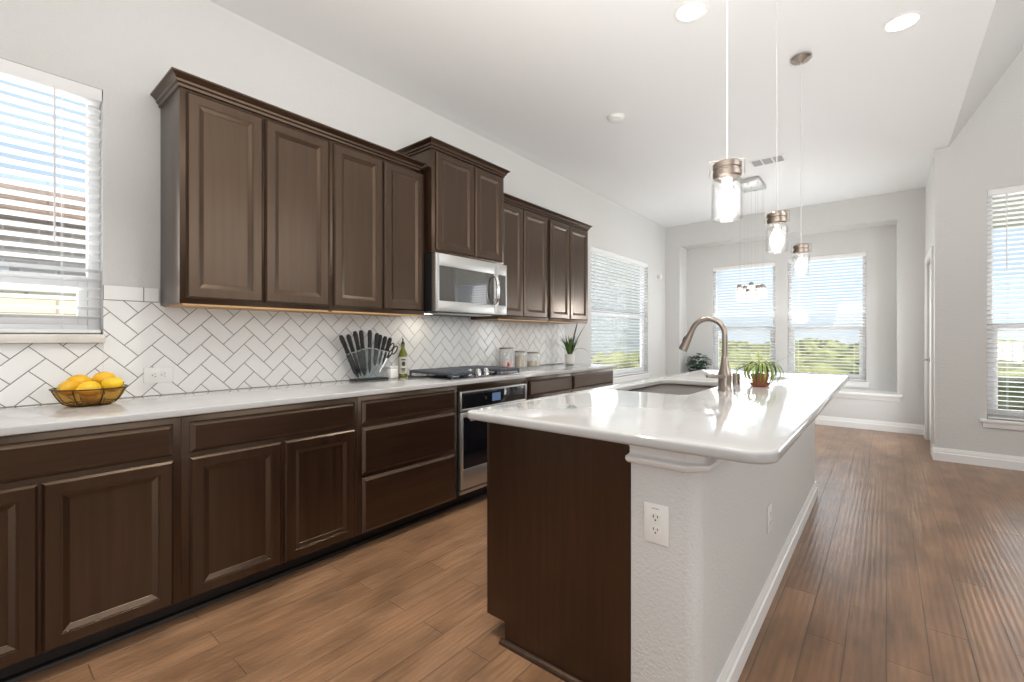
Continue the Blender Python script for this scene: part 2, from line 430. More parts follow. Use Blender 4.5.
# vaulted living-room ceiling rising from the kitchen ceiling's edge
vz = 4.75; vx = XI + (vz - CZ) / 1.56
vault = MB().prism([(XI, CZ), (vx, vz), (7.62, vz), (7.62, vz + .15), (vx - .06, vz + .15), (XI - .05, CZ + .12), (XI - .05, CZ + .02)], 'y', -3.5, YL + 0.12)
struct(link('ceiling_vault', vault, WALL, origin=(0, 0, 0), smooth=0))

def baseboard(name, axis, p, side, a0, a1, h=0.125, t=0.016, parent=None):
    prof = [(0, 0), (t, 0), (t, h * .60), (t * .62, h * .66), (t * .62, h * .80), (t * .45, h * .86), (t * .30, h), (0, h)]
    poly = [(p + side * q[0], q[1]) for q in prof]
    mb = MB()
    if axis == 'x':   # plane x=p, runs along y
        mb.rings([[(q[0], a0, q[1]) for q in poly], [(q[0], a1, q[1]) for q in poly]])
    else:
        mb.rings([[(a0, q[0], q[1]) for q in poly], [(a1, q[0], q[1]) for q in poly]])
    o = link(name, mb, TRIM, parent)
    if parent is None: struct(o)
    return o
baseboard('baseboard_back', 'y', YB, -1, 0.0, XD)
baseboard('baseboard_living', 'y', YL, -1, XD - 0.016, 7.5)
baseboard('baseboard_patio', 'x', XD, -1, YL, DR[0] - 0.075)
baseboard('baseboard_patio', 'x', XD, -1, DR[1] + 0.075, YB)
baseboard('baseboard_left', 'x', 0.0, 1, 4.53, YB)

# alcove ledge with moulded nosing
led = MB().prism([(YB - .045, .455), (YB - .045, .478), (YB - .035, .485), (YA, .485), (YA, .455)], 'x', AL[0], AL[1])
led.box(AL[0] - .05, AL[1] + .05, YB - .046, YB - .001, .456, .485, .004)
led.prism([(YB, .456), (YB - .034, .456), (YB - .030, .435), (YB - .014, .415), (YB - .012, .395), (YB, .395)], 'x', AL[0] - .03, AL[1] + .03)
struct(link('trim_1', led, TRIM))

# ------------------------------------------------------------------ windows and blinds
def window(name, axis, plane, outw, hole, thick=0.12, sill=None, meet=0.5, sillmat=None):
    """single-hung vinyl window at the outer half of the opening. plane = room face, outw = +1/-1 direction outdoors"""
    a0, a1, z0, z1 = hole
    def B(mb, aa, ab, za, zb, d0, d1, bev=0.003):
        p, q = sorted((plane + outw * d0, plane + outw * d1))
        if axis == 'x': mb.box(p, q, aa, ab, za, zb, bev)
        else: mb.box(aa, ab, p, q, za, zb, bev)
    w = 0.045; fr = MB()
    d0, d1 = thick - 0.055, thick - 0.004
    B(fr, a0 + .001, a0 + w, z0 + .001, z1 - .001, d0, d1); B(fr, a1 - w, a1 - .001, z0 + .001, z1 - .001, d0, d1)
    B(fr, a0 + w, a1 - w, z0 + .001, z0 + w, d0, d1); B(fr, a0 + w, a1 - w, z1 - w, z1 - .001, d0, d1)
    f = struct(link(name, fr, VINYL))
    zm = z0 + (z1 - z0) * meet
    sa = MB(); s = .035
    B(sa, a0 + w + .001, a0 + w + s, z0 + w + .001, zm + .02, d0 + .004, d1 - .015)
    B(sa, a1 - w - s, a1 - w - .001, z0 + w + .001, zm + .02, d0 + .004, d1 - .015)
    B(sa, a0 + w + s, a1 - w - s, z0 + w + .001, z0 + w + s + .01, d0 + .004, d1 - .015)
    B(sa, a0 + w + s, a1 - w - s, zm - .035, zm + .02, d0 + .004, d1 - .015)
    link('lower_sash', sa, VINYL, f)
    up = MB()
    B(up, a0 + w + .001, a1 - w - .001, zm - .018, zm + .016, d1 - .013, d1 - .001)
    link('meeting_rail', up, VINYL, f)
    g = MB()
    B(g, a0 + w + .01, a1 - w - .01, z0 + w + .01, zm, d0 + .018, d0 + .022, 0)
    link('lower_pane', g, PANE, f)
    g = MB()
    B(g, a0 + w - .005, a1 - w + .005, zm, z1 - w + .005, d1 - .010, d1 - .006, 0)
    link('upper_pane', g, PANE, f)
    if sill:
        ov, h, apron = sill
        sm = MB()
        B(sm, a0 - ov, a1 + ov, z0 - h, z0, -.035, -.0005, .004)
        B(sm, a0 + .0005, a1 - .0005, z0 - h, z0, 0.0, thick - .056, 0)
        if apron: B(sm, a0 - ov * .6, a1 + ov * .6, z0 - h - apron, z0 - h, -.018, -.0005, .003)
        link('window_sill', sm, sillmat or TRIM, f)
    return f

def blind(axis, plane, outw, hole, label, pitch=0.0445, tilt=13, wand=None, valh=0.058, vout=0.0):
    a0, a1, z0, z1 = hole
    a0 += .006; a1 -= .006; z1 -= .002
    L = (plane + outw * .032)                      # centre line of the slats, inside the reveal
    t = math.radians(tilt); hw = .025
    base = (L, (a0 + a1) / 2, z0) if axis == 'x' else ((a0 + a1) / 2, L, z0)
    root = thing('window_blind', base, label, 'blind', 'white slatted window blinds')
    def P(a, d, z):                                # d: outward offset from the slat line
        return (L + outw * d, a, z) if axis == 'x' else (a, L + outw * d, z)
    def bx(mb, aa, ab, da, db, za, zb, bev=0):
        p = P(aa, da, za); q = P(ab, db, zb)
        lo = [min(p[i], q[i]) for i in range(3)]; hi = [max(p[i], q[i]) for i in range(3)]
        mb.box(lo[0], hi[0], lo[1], hi[1], lo[2], hi[2], bev)
    v = MB(); bx(v, a0 - .002, a1 + .002, -.034 - vout, -.027 - vout, z1 - valh, z1, .002); link('valance', v, SLAT, root)
    h = MB(); bx(h, a0, a1, -.022, .022, z1 - .038, z1, .002); link('headrail', h, SLAT, root)
    s = MB(); z = z1 - valh - .004
    zs = []
    while z > z0 + .040:
        zs.append(z)
        dx, dz = hw * math.cos(t), hw * math.sin(t)
        nx, nz = .0014 * math.sin(t), .0014 * math.cos(t)
        # the room-side edge is the higher one
        q = [(-dx, dz), (0, .0018), (dx, -dz)]
        prof = [(x + nx, zz + nz) for x, zz in q] + [(x - nx, zz - nz) for x, zz in reversed(q)]
        s.rings([[P(a0, x, z + zz) for x, zz in prof], [P(a1, x, z + zz) for x, zz in prof]])
        z -= pitch
    link('slats', s, SLAT, root)
    b = MB(); bx(b, a0, a1, -.024, .024, z0 + .004, z0 + .022, .004); link('bottom_rail', b, SLAT, root)
    n = 2 if a1 - a0 < 1.3 else 3
    for i in range(n):
        a = a0 + .13 + (a1 - a0 - .26) * i / (n - 1)
        c = MB()
        for d in (-.0265, .0265):
            c.tube([P(a, d, z0 + .02), P(a, d, z1 - .04)], .0011, 5)
        link('ladder_cord', c, SLAT, root)
    if wand is not None:
        c = MB().tube([P(wand, -.037 - vout, z1 - .05), P(wand, -.041 - vout, z1 - .75)], .004, 8)
        link('tilt_wand', c, VINYL, root)
    return root

window('window_1', 'x', 0, -1, W1, sill=(.004, .040, 0), meet=.22, sillmat=SILLM)
window('window_2', 'x', 0, -1, W2, sill=(.03, .03, .05), meet=.52)
window('window_3', 'y', YA, 1, W3, sill=(.04, .025, .055), meet=.425)
window('window_4', 'y', YA, 1, W4, sill=(.04, .025, .055), meet=.42)
window('window_5', 'y', YL, 1, W5, sill=(.05, .03, .05), meet=.40)
blind('x', 0, -1, W1, 'white slatted blind in the window left of the upper cabinets', wand=0.28)
blind('x', 0, -1, W2, 'white slatted blind in the side window past the end of the counter', wand=5.2)
blind('y', YA, 1, W3, 'white slatted blind in the left alcove window behind the faucet')
blind('y', YA, 1, W4, 'white slatted blind in the right alcove window behind the spider plant', wand=1.9)
blind('y', YL, 1, W5, 'white slatted blind in the window at the right edge of the photo', wand=3.75)

# patio door seen edge-on with casing
d = MB()
for (ya, yb, za, zb) in ((DR[0] + .012, DR[0] + .125, .012, DR[3] - .012), (DR[1] - .125, DR[1] - .012, .012, DR[3] - .012), (DR[0] + .124, DR[1] - .124, .012, .24), (DR[0] + .124, DR[1] - .124, DR[3] - .14, DR[3] - .012)):
    d.box(XD + .02, XD + .06, ya, yb, za, zb, .003)
dr = struct(link('door_1', d, TRIM))
c = MB()
for a, b_ in ((DR[0] - .07, DR[0] + .006), (DR[1] - .006, DR[1] + .07)):
    c.box(XD - .018, XD - .0005, a, b_, 0.0, DR[3] - .006, .004)
c.box(XD - .018, XD - .0005, DR[0] - .07, DR[1] + .07, DR[3] - .006, DR[3] + .07, .004)
link('door_casing', c, TRIM, dr)
link('door_glass', MB().box(XD + .037, XD + .043, DR[0] + .12, DR[1] - .12, .235, DR[3] - .135), PANE, dr)
k = MB().lathe([(.028, 0), (.028, .006), (.010, .010), (.010, .035)], (XD + .02, 7.22, .95), 16, Matrix.Rotation(-PI / 2, 3, 'Y'))
k.tube([(XD - .015, 7.22, .95), (XD - .030, 7.20, .952), (XD - .032, 7.11, .95)], [.009, .008, .007], 10)
link('door_handle', k, NICKEL, dr)

# ------------------------------------------------------------------ backsplash of herringbone tile
def clip(poly, inside, inter):
    out = []
    for i in range(len(poly)):
        a, b = poly[i - 1], poly[i]
        if inside(b):
            if not inside(a): out.append(inter(a, b))
            out.append(b)
        elif inside(a): out.append(inter(a, b))
    return out
def clip_rect(poly, r):
    a0, a1, z0, z1 = r
    for ax, lim, sg in ((0, a0, 1), (0, a1, -1), (1, z0, 1), (1, z1, -1)):
        if not poly: return poly
        ins = lambda p: sg * (p[ax] - lim) >= -1e-9
        def it(a, b):
            t = (lim - a[ax]) / (b[ax] - a[ax])
            return (a[0] + t * (b[0] - a[0]), a[1] + t * (b[1] - a[1]))
        poly = clip(poly, ins, it)
    return poly
TW = 0.0762; r2 = math.sqrt(.5)
AN = (0.684, 1.333)
def tl(p, q): return (AN[0] + (p - q) * r2 * TW, AN[1] + (-p - q) * r2 * TW)
rects = [(-0.30, 0.4445, 0.916, 1.184), (0.4445, 2.13, 0.916, 1.389), (2.13, 2.925, 0.916, 1.389), (2.925, 4.47, 0.916, 1.389)]
tiles = MB(); G = .0016 / TW
def add_tile(poly):
    cx = sum(p[0] for p in poly) / len(poly); cy = sum(p[1] for p in poly) / len(poly)
    R = max(math.hypot(p[0] - cx, p[1] - cy) for p in poly)
    if R < .008: return
    k = 1 - .0025 / R
    tiles.rings([[(.0045, a, b) for a, b in poly], [(.0075, a, b) for a, b in poly], [(.0090, cx + (a - cx) * k, cy + (b - cy) * k) for a, b in poly]], cap0=False)
big = (-0.30, 4.47, .916, 1.389)
for i in range(-110, 110):
    for kk in range(-30, 30):
        for (p0, p1, q0, q1) in ((0, 2, 0, 1), (2, 3, -1, 1)):
            P0, P1, Q0, Q1 = p0 + i + 4 * kk + G, p1 + i + 4 * kk - G, q0 + i + G, q1 + i - G
            quad = [tl(P0, Q0), tl(P1, Q0), tl(P1, Q1), tl(P0, Q1)]
            if max(p[0] for p in quad) < big[0] or min(p[0] for p in quad) > big[1] or max(p[1] for p in quad) < big[2] or min(p[1] for p in quad) > big[3]: continue
            for r in ((-0.30, 0.4445, 0.916, 1.184), (0.4445, 4.47, 0.916, 1.389)):
                q = clip_rect(quad, r)
                if len(q) >= 3: add_tile(q)
y = .4465
while y < .66:
    add_tile([(y, 1.392), (min(y + .150, .66), 1.392), (min(y + .150, .66), 1.461), (y, 1.461)]); y += .153
gr = MB()
gr.box(.0003, .0062, -0.30, .4443, .9155, 1.1845); gr.box(.0003, .0062, .4443, 4.472, .9155, 1.3895); gr.box(.0003, .0062, .4443, .66, 1.3895, 1.4615)
bs = tag(link('backsplash', gr, GROUT, smooth=0), 'white tile backsplash laid in a diagonal herringbone above the wall counter', 'backsplash')
link('tiles', tiles, TILE, bs, smooth=20)

# ------------------------------------------------------------------ cabinet doors and drawers
def panel_front(y0, y1, z0, z1, x, kind='door'):
    def rg(i, h): return [(x + h, y0 + i, z0 + i), (x + h, y1 - i, z0 + i), (x + h, y1 - i, z1 - i), (x + h, y0 + i, z1 - i)]
    if kind == 'door':
        pr = [(0, 0), (0, .011), (.008, .0195), (.046, .0200), (.0470, .0182), (.0510, .0176), (.0522, .0150), (.0700, .0078), (.0712, .0066)]
    else:
        pr = [(0, 0), (0, .008), (.003, .010), (.017, .019)]
    return MB().rings([rg(i, h) for i, h in pr])
def soft(o):
    return o

FX = 0.60
def base_cabinet(y0, y1, label, doors, drawers):
    r = thing('base_cabinet', (0.3, (y0 + y1) / 2, 0), label, 'cabinet', 'dark base cabinets along the left wall')
    link('body', MB().box(.004, FX, y0 + .0006, y1 - .0006, .10, .8835, .001), WOOD, r)
    link('toe_kick', MB().box(.02, .505, y0 + .0006, y1 - .0006, 0.0005, .10), TOE, r)
    for (a, b, z0, z1) in doors: link('door', panel_front(a, b, z0, z1, FX), WOOD, r, smooth=20)
    for (a, b, z0, z1) in drawers: link('drawer', panel_front(a, b, z0, z1, FX, 'drawer'), WOODH, r, smooth=20)
    return r
base_cabinet(-.24, .600, 'dark wood base cabinet at the left edge below the fruit bowl', [(-.213, .180, .105, .70), (.190, .570, .105, .70)], [(-.213, .570, .722, .852)])
base_cabinet(.600, 1.427, 'dark wood base cabinet with two whole doors, left of the drawer stack', [(.629, 1.005, .105, .70), (1.022, 1.404, .105, .70)], [(.629, 1.404, .722, .852)])
base_cabinet(1.427, 2.190, 'dark wood base cabinet with three stacked drawers beside the oven', [], [(1.450, 2.166, .722, .852), (1.450, 2.166, .437, .700), (1.450, 2.166, .105, .415)])
base_cabinet(2.975, 3.660, 'dark wood base cabinet just right of the oven, behind the island', [(3.000, 3.310, .105, .70), (3.325, 3.634, .105, .70)], [(3.000, 3.634, .722, .852)])
base_cabinet(3.660, 4.520, 'dark wood base cabinet at the far end of the wall counter', [(3.686, 4.080, .105, .70), (4.095, 4.500, .105, .70)], [(3.686, 4.500, .722, .852)])
oc = thing('oven_cabinet', (.3, 2.58, 0), 'dark wood surround framing the built-in oven', 'cabinet')
link('top_rail', MB().box(.004, FX, 2.1906, 2.9744, .835, .8835, .001), WOODH, oc)
link('bottom_rail', MB().box(.004, FX - .02, 2.1906, 2.9744, .100, .112, .001), WOODH, oc)
link('stile', MB().box(.004, FX - .03, 2.1906, 2.203, .112, .835, .001), TOE, oc)
link('stile', MB().box(.004, FX - .03, 2.962, 2.9744, .112, .835, .001), TOE, oc)
link('toe_kick', MB().box(.02, .505, 2.1906, 2.9744, 0.0005, .10), TOE, oc)
sh = MB().rings([[(p[0], yy, p[1]) for p in [(.5055, .0005), (.524, .0005), (.522, .010), (.516, .016), (.5055, .019)]] for yy in (-.24, 4.52)])
struct(link('trim_2', sh, TOE))

# oven
ov = thing('wall_oven', (.3, 2.582, .113), 'stainless steel built-in oven with black glass door below the cooktop', 'oven')
OY0, OY1 = 2.206, 2.960
link('body', MB().box(.02, .592, OY0, OY1, .114, .834, .002), BLACK, ov)
def frame_yz(mb, x0, x1, y0, y1, z0, z1, wy, wt, wb_, bev=.003):
    mb.box(x0, x1, y0, y0 + wy, z0, z1, bev); mb.box(x0, x1, y1 - wy, y1, z0, z1, bev)
    mb.box(x0, x1, y0 + wy - .004, y1 - wy + .004, z0, z0 + wb_, bev); mb.box(x0, x1, y0 + wy - .004, y1 - wy + .004, z1 - wt, z1, bev)
    return mb
cp = link('control_panel', MB().box(.5925, .612, OY0 + .008, OY1 - .008, .706, .824, .001), BGLASS, ov)
link('panel_frame', frame_yz(MB(), .5926, .618, OY0, OY1, .696, .832, .018, .012, .014), STEEL, cp)
link('display', MB().box(.6121, .6128, 2.545, 2.640, .735, .795), SCREEN, cp)
link('panel_knob', MB().lathe([(.012, 0), (.012, .003), (.009, .004)], (.6121, 2.47, .765), 16, Matrix.Rotation(PI / 2, 3, 'Y')), BLACK, cp)
od = link('oven_door', frame_yz(MB(), .5926, .622, OY0, OY1, .150, .686, .028, .035, .140), STEEL, ov)
link('door_glass', MB().box(.5927, .6165, OY0 + .024, OY1 - .024, .286, .655), BGLASS, od)
hb = MB()
hb.tube([(.675, OY0 + .05, .645), (.675, OY1 - .05, .645)], .0125, 14)
for yy in (OY0 + .09, OY1 - .09): hb.tube([(.622, yy, .645), (.675, yy, .645)], .008, 10)
link('oven_handle', hb, STEEL, od)
link('vent_trim', MB().box(.5926, .618, OY0, OY1, .118, .142, .002), STEEL, ov)

# ------------------------------------------------------------------ slabs from outlines
def rrect(x0, x1, y0, y1, r, seg=8):
    rr = r if isinstance(r, (list, tuple)) else [r] * 4
    out = []
    for (cx, cy, a0), rad in zip(((x0, y0, PI), (x1, y0, 1.5 * PI), (x1, y1, 0), (x0, y1, .5 * PI)), rr):
        sx = 1 if cx == x0 else -1; sy = 1 if cy == y0 else -1
        c = (cx + sx * rad, cy + sy * rad)
        for i in range(seg + 1):
            a = a0 + .5 * PI * i / seg
            out.append((c[0] + rad * math.cos(a), c[1] + rad * math.sin(a)))
    return out
def slab(name, outlines, z0, z1, bev, m, parent=None):
    cu = bpy.data.curves.new('t', 'CURVE'); cu.dimensions = '2D'; cu.fill_mode = 'BOTH'
    cu.extrude = (z1 - z0) / 2 - bev; cu.bevel_depth = bev; cu.bevel_resolution = 3; cu.offset = -bev
    for pts in outlines:
        sp = cu.splines.new('POLY'); sp.points.add(len(pts) - 1); sp.use_cyclic_u = True
        for q, p in zip(sp.points, pts): q.co = (p[0], p[1], 0, 1)
    o = bpy.data.objects.new('t', cu); COL.objects.link(o)
    dg = bpy.context.evaluated_depsgraph_get()
    me = bpy.data.meshes.new_from_object(o.evaluated_get(dg))
    bpy.data.objects.remove(o); bpy.data.curves.remove(cu)
    mb = MB(); mb.bm.from_mesh(me); bpy.data.meshes.remove(me)
    bmesh.ops.remove_doubles(mb.bm, verts=mb.bm.verts[:], dist=1e-5)
    bmesh.ops.translate(mb.bm, verts=mb.bm.verts[:], vec=(0, 0, (z0 + z1) / 2))
    return link(name, mb, m, parent, smooth=40)
CT = 0.914
tag(slab('countertop', [rrect(.0005, .642, -.26, 4.535, [.003, .012, .02, .003])], .884, CT, .005, QUARTZ), 'long white quartz countertop on the dark cabinets along the left wall', 'countertop')

# ------------------------------------------------------------------ upper cabinets
def crown(mb, x1, y0, y1, z0, wrap0=True, wrap1=True, h=.060, out=.040):
    """mitred crown moulding round the front and both ends of a cabinet whose front is x1"""
    prof = [(0.0, 0), (.006, .004), (.008, .016), (.016, .022), (.018, .032), (.028, .045), (out - .004, .050), (out, .052), (out, h), (0.0, h)]
    xb = .002
    rs = []
    for (o, z) in prof:
        rs.append([(xb, y0 - o, z0 + z), (x1 + o, y0 - o, z0 + z), (x1 + o, y1 + o, z0 + z), (xb, y1 + o, z0 + z)])
    mb.rings(rs, True, True)
    return mb
def upper_cabinet(y0, y1, xf, z0, z1, doors, label, dz0, dz1, under=True):
    r = thing('upper_cabinet', (xf / 2, (y0 + y1) / 2, z0), label, 'cabinet', 'dark upper cabinets on the left wall')
    link('body', MB().box(.0095, xf, y0 + .0006, y1 - .0006, z0, z1, .001), WOOD, r)
    for a, b in doors: link('door', panel_front(a, b, dz0, dz1, xf), WOOD, r, smooth=20)
    if under:
        link('underside_panel', MB().box(.0095, xf - .014, y0 + .012, y1 - .012, z0 - .004, z0 - .0004), MAPLE, r)
        link('front_lip', MB().box(xf - .014, xf - .001, y0 + .012, y1 - .012, z0 - .010, z0 - .0004), MAPLE, r)
    return r
UX = .325; UZ0, UZ1 = 1.372, 2.388
upper_cabinet(.665, 1.415, UX, UZ0, UZ1, [(.690, 1.030), (1.043, 1.400)], 'dark two-door upper cabinet nearest the left window', 1.398, 2.374)
upper_cabinet(1.415, 2.135, UX, UZ0, UZ1, [(1.432, 1.772), (1.790, 2.118)], 'dark two-door upper cabinet just left of the microwave', 1.398, 2.374)
def crown_obj(y0, y1, xf, z, label):
    return tag(link('crown_molding', crown(MB(), xf, y0, y1, z), WOODH, smooth=25), label, 'molding', 'dark crown moldings on the upper cabinets')
crown_obj(.665, 2.080, UX, UZ1 + .0005, 'dark crown molding along the top of the cabinets nearest the left window')
MX = .400
upper_cabinet(2.1365, 2.925, MX, 1.815, 2.552, [(2.172, 2.560), (2.572, 2.895)], 'dark two-door upper cabinet standing taller above the microwave', 1.838, 2.543, under=False)
crown_obj(2.1365, 2.925, MX, 2.5525, 'dark crown molding on the taller cabinet above the microwave')
upper_cabinet(2.9265, 3.690, UX, UZ0, UZ1, [(2.945, 3.270), (3.285, 3.650)], 'dark two-door upper cabinet just right of the microwave', 1.398, 2.374)
upper_cabinet(3.690, 4.450, UX, UZ0, UZ1, [(3.705, 4.055), (4.070, 4.432)], 'dark two-door upper cabinet beside the far side window', 1.398, 2.374)
crown_obj(2.980, 4.450, UX, UZ1 + .0005, 'dark crown molding along the top of the far cabinets')

# ------------------------------------------------------------------ microwave
mw = thing('microwave', (.2, 2.53, 1.392), 'stainless over-the-range microwave below the tall dark cabinet', 'microwave')
MY0, MY1, MZ0, MZ1, MF = 2.140, 2.920, 1.395, 1.812, .440
link('body', MB().box(.012, .395, MY0, MY1, MZ0, MZ1, .003), BLACK, mw)
fd = frame_yz(MB(), .396, MF, MY0, 2.795, MZ0 + .003, MZ1 - .001, .036, .088, .075)
dd = link('door', fd, STEEL, mw)
link('door_window', MB().box(.3962, MF - .004, MY0 + .03, 2.765, MZ0 + .072, MZ1 - .083), MWGLASS, dd)
hp = [(MF + .004, 2.752, 1.478), (MF + .028, 2.752, 1.492), (MF + .044, 2.752, 1.530), (MF + .050, 2.752, 1.590), (MF + .044, 2.752, 1.655), (MF + .028, 2.752, 1.695), (MF + .004, 2.752, 1.708)]
link('handle', MB().tube(hp, [.010, .013, .015, .016, .015, .013, .010], 12), CHROME, dd)
cpn = link('control_panel', frame_yz(MB(), .396, MF, 2.797, MY1, MZ0 + .003, MZ1 - .001, .016, .088, .075), STEEL, mw)
link('keypad', MB().box(.3962, MF - .003, 2.808, MY1 - .010, MZ0 + .072, MZ1 - .083), MWGLASS, cpn)
link('vent_grille', MB().box(.20, .36, MY0 + .10, MY1 - .10, MZ0 - .006, MZ0 - .0005, .001), STEEL, mw)
link('task_light', MB().box(.12, .18, 2.22, 2.34, MZ0 - .005, MZ0 - .0005, .001), LENS, mw)
lamp('microwave_task_light', 'AREA', (.15, 2.28, MZ0 - .012), (0, 0, 0), .30, (1, .86, .66), shape='RECTANGLE', size=.06, size_y=.12)

# ------------------------------------------------------------------ island
IX0, IX1, IY0, IY1 = 1.640, 2.255, 1.377, 4.16
PX = 2.470
isl = thing('kitchen_island', (1.95, 2.84, 0), 'dark wood island cabinet with toe notch facing the aisle', 'island')
link('body', MB().box(IX0, IX1 - .001, IY0 + .02, IY1, .095, .8835, .001), WOOD, isl)
ep = MB().prism([(IX0, .085), (IX0 + .085, .085), (IX0 + .085, .0005), (IX1 - .001, .0005), (IX1 - .001, .8835), (IX0, .8835)], 'y', IY0, IY0 + .0195)
link('end_panel', ep, WOOD, isl, smooth=0)
link('corner_strip', MB().box(IX0 - .012, IX0 - .0002, IY0, IY0 + .04, .085, .8835, .002), WOOD, isl)
link('toe_kick', MB().box(IX0 + .085, IX1 - .002, IY0 + .021, IY1 - .01, .0005, .094), TOE, isl)
link('shoe_molding', MB().rings([[(xx, IY0 - p[0], p[1]) for p in [(0.0005, .0005), (.019, .0005), (.017, .010), (.010, .017), (.0005, .019)]] for xx in (IX0 + .068, IX1 - .001)]), WOODH, isl)
yy = IY0 + .05
for i, wd in enumerate((.52, .40, .40, .58, .44, .30)):
    for z0, z1, kd in ((.105, .70, 'door'), (.722, .852, 'drawer')):
        m_b = panel_front(yy, yy + wd - .02, z0, z1, 0, kd)
        for v in m_b.bm.verts: v.co.x = IX0 - v.co.x
        link(kd, m_b, WOOD if kd == 'door' else WOODH, isl, smooth=20)
    yy += wd
# painted half wall carrying the overhang
pw = slab('wall_island', [rrect(IX1, PX, IY0, IY1 + .02, [.002, .050, .022, .002])], 0.0005, .8835, .0005, WALL)
struct(pw)
baseboard('baseboard', 'x', PX + .0003, 1, IY0 + .01, IY1 + .03, h=.108, parent=pw)
baseboard('baseboard', 'y', IY1 + .0203, 1, IX1, PX + .016, h=.108, parent=pw)
# capital moulding at the near end of the half wall
cm = MB()
rs = []
for (o, z) in [(0, .808), (.008, .810), (.018, .817), (.022, .825), (.020, .833), (.007, .839), (.004, .843), (.004, .858), (.009, .870), (.016, .878), (.018, .883)]:
    rs.append([(IX1 - o * .4, IY0 - .0005, z), (IX1 - o * .4, IY0 - o - .0006, z), (PX - .034, IY0 - o - .0006, z), (PX + o, IY0 - o * .3 + .034, z), (PX + o, IY1 + .02, z), (PX - .03, IY1 + .02, z), (PX - .03, IY0 + .05, z)])
cm.rings(rs)
link('cap_molding', cm, TRIM, pw, smooth=25)

# island top with sink cut-out
SX0, SX1, SY0, SY1 = 1.680, 2.105, 2.34, 3.17
itop = slab('countertop', [rrect(1.585, 2.675, 1.288, 4.345, [.035, .075, .075, .05], 10), rrect(SX0, SX1, SY0, SY1, .055, 8)], .8842, CT + .004, .009, QUARTZ)
tag(itop, 'white quartz island top with rounded corners around the sink', 'countertop')
sk = thing('sink', ((SX0 + SX1) / 2, (SY0 + SY1) / 2, .66), 'undermount stainless steel sink set in the island top', 'sink')
def rz(o, r, z): return [(p[0], p[1], z) for p in rrect(SX0 - o, SX1 + o, SY0 - o, SY1 + o, r, 8)]
link('basin', MB().rings([rz(.03, .09, .8832), rz(.004, .058, .8832), rz(.002, .057, .872), rz(-.004, .068, .80), rz(-.012, .06, .70), rz(-.03, .05, .675), rz(-.12, .03, .670),
     rz(-.12, .03, .664), rz(-.025, .05, .668), rz(-.008, .062, .70), rz(.002, .07, .80), rz(.008, .075, .872), rz(.030, .09, .8800)], False, False), SINKM, sk)
link('basin_floor', MB().rings([rz(-.118, .03, .6642), rz(-.118, .03, .6701)]), SINKM, sk)
link('drain', MB().lathe([(.045, 0), (.045, .004), (.030, .002), (.02, .001)], ((SX0 + SX1) / 2, 2.75, .6702), 24), CHROME, sk)

# faucet
FXC, FYC, ZT = 2.203, 2.686, CT + .0042
fa = thing('faucet', (FXC, FYC, ZT), 'tall brushed nickel gooseneck faucet beside the island sink', 'faucet')
link('base', MB().lathe([(.037, 0), (.037, .005), (.034, .010), (.0335, .055), (.036, .075), (.034, .095), (.027, .115), (.0215, .145), (.0175, .185), (.0150, .190)], (FXC, FYC, ZT), 28), NICKEL, fa)
neck = [(FXC, FYC, ZT + .165), (FXC, FYC, ZT + .24), (FXC, FYC, ZT + .300)]
rad = [.0160, .0150, .0145]
cx_, cz_, rr_ = FXC - .089, ZT + .308, .089
for i in range(1, 15):
    a = PI * i / 14 * .86
    neck.append((cx_ + rr_ * math.cos(a), FYC, cz_ + rr_ * math.sin(a))); rad.append(.0145)
ta = PI * .86
tx, tz = -math.sin(ta), math.cos(ta)
ex, ez = neck[-1][0], neck[-1][2]
neck.append((ex + tx * .03, FYC, ez + tz * .03)); rad.append(.0145)
link('spout', MB().tube(neck, rad, 18), NICKEL, fa)
s0 = (neck[-1][0], neck[-1][2])
hd = [(s0[0] + tx * t, FYC, s0[1] + tz * t) for t in (0, .012, .055, .108, .111)]
link('spray_head', MB().tube(hd, [.0165, .0175, .0215, .0255, .022], 18), NICKEL, fa)
bt = MB().tube([(s0[0] + tx * t - .020, FYC, s0[1] + tz * t + .006) for t in (.03, .045, .062)], [.004, .006, .004], 8)
link('spray_button', bt, BLACK, fa)
link('lever', MB().tube([(FXC, FYC - .020, ZT + .078), (FXC, FYC - .045, ZT + .078), (FXC - .012, FYC - .075, ZT + .080), (FXC - .03, FYC - .115, ZT + .084), (FXC - .05, FYC - .155, ZT + .086)], [.016, .012, .0095, .012, .008], 12), NICKEL, fa)

# soap dispenser cup
dc = thing('soap_dispenser', (2.163, 3.105, ZT), 'short brushed nickel cylinder standing just right of the faucet', 'dispenser')
link('body', MB().lathe([(.022, 0), (.022, .058), (.020, .062)], (2.163, 3.105, ZT), 24), NICKEL, dc)
link('cap', MB().lathe([(.0205, .0622), (.0205, .066), (.016, .069), (.004, .070)], (2.163, 3.105, ZT), 24), CHROME, dc)

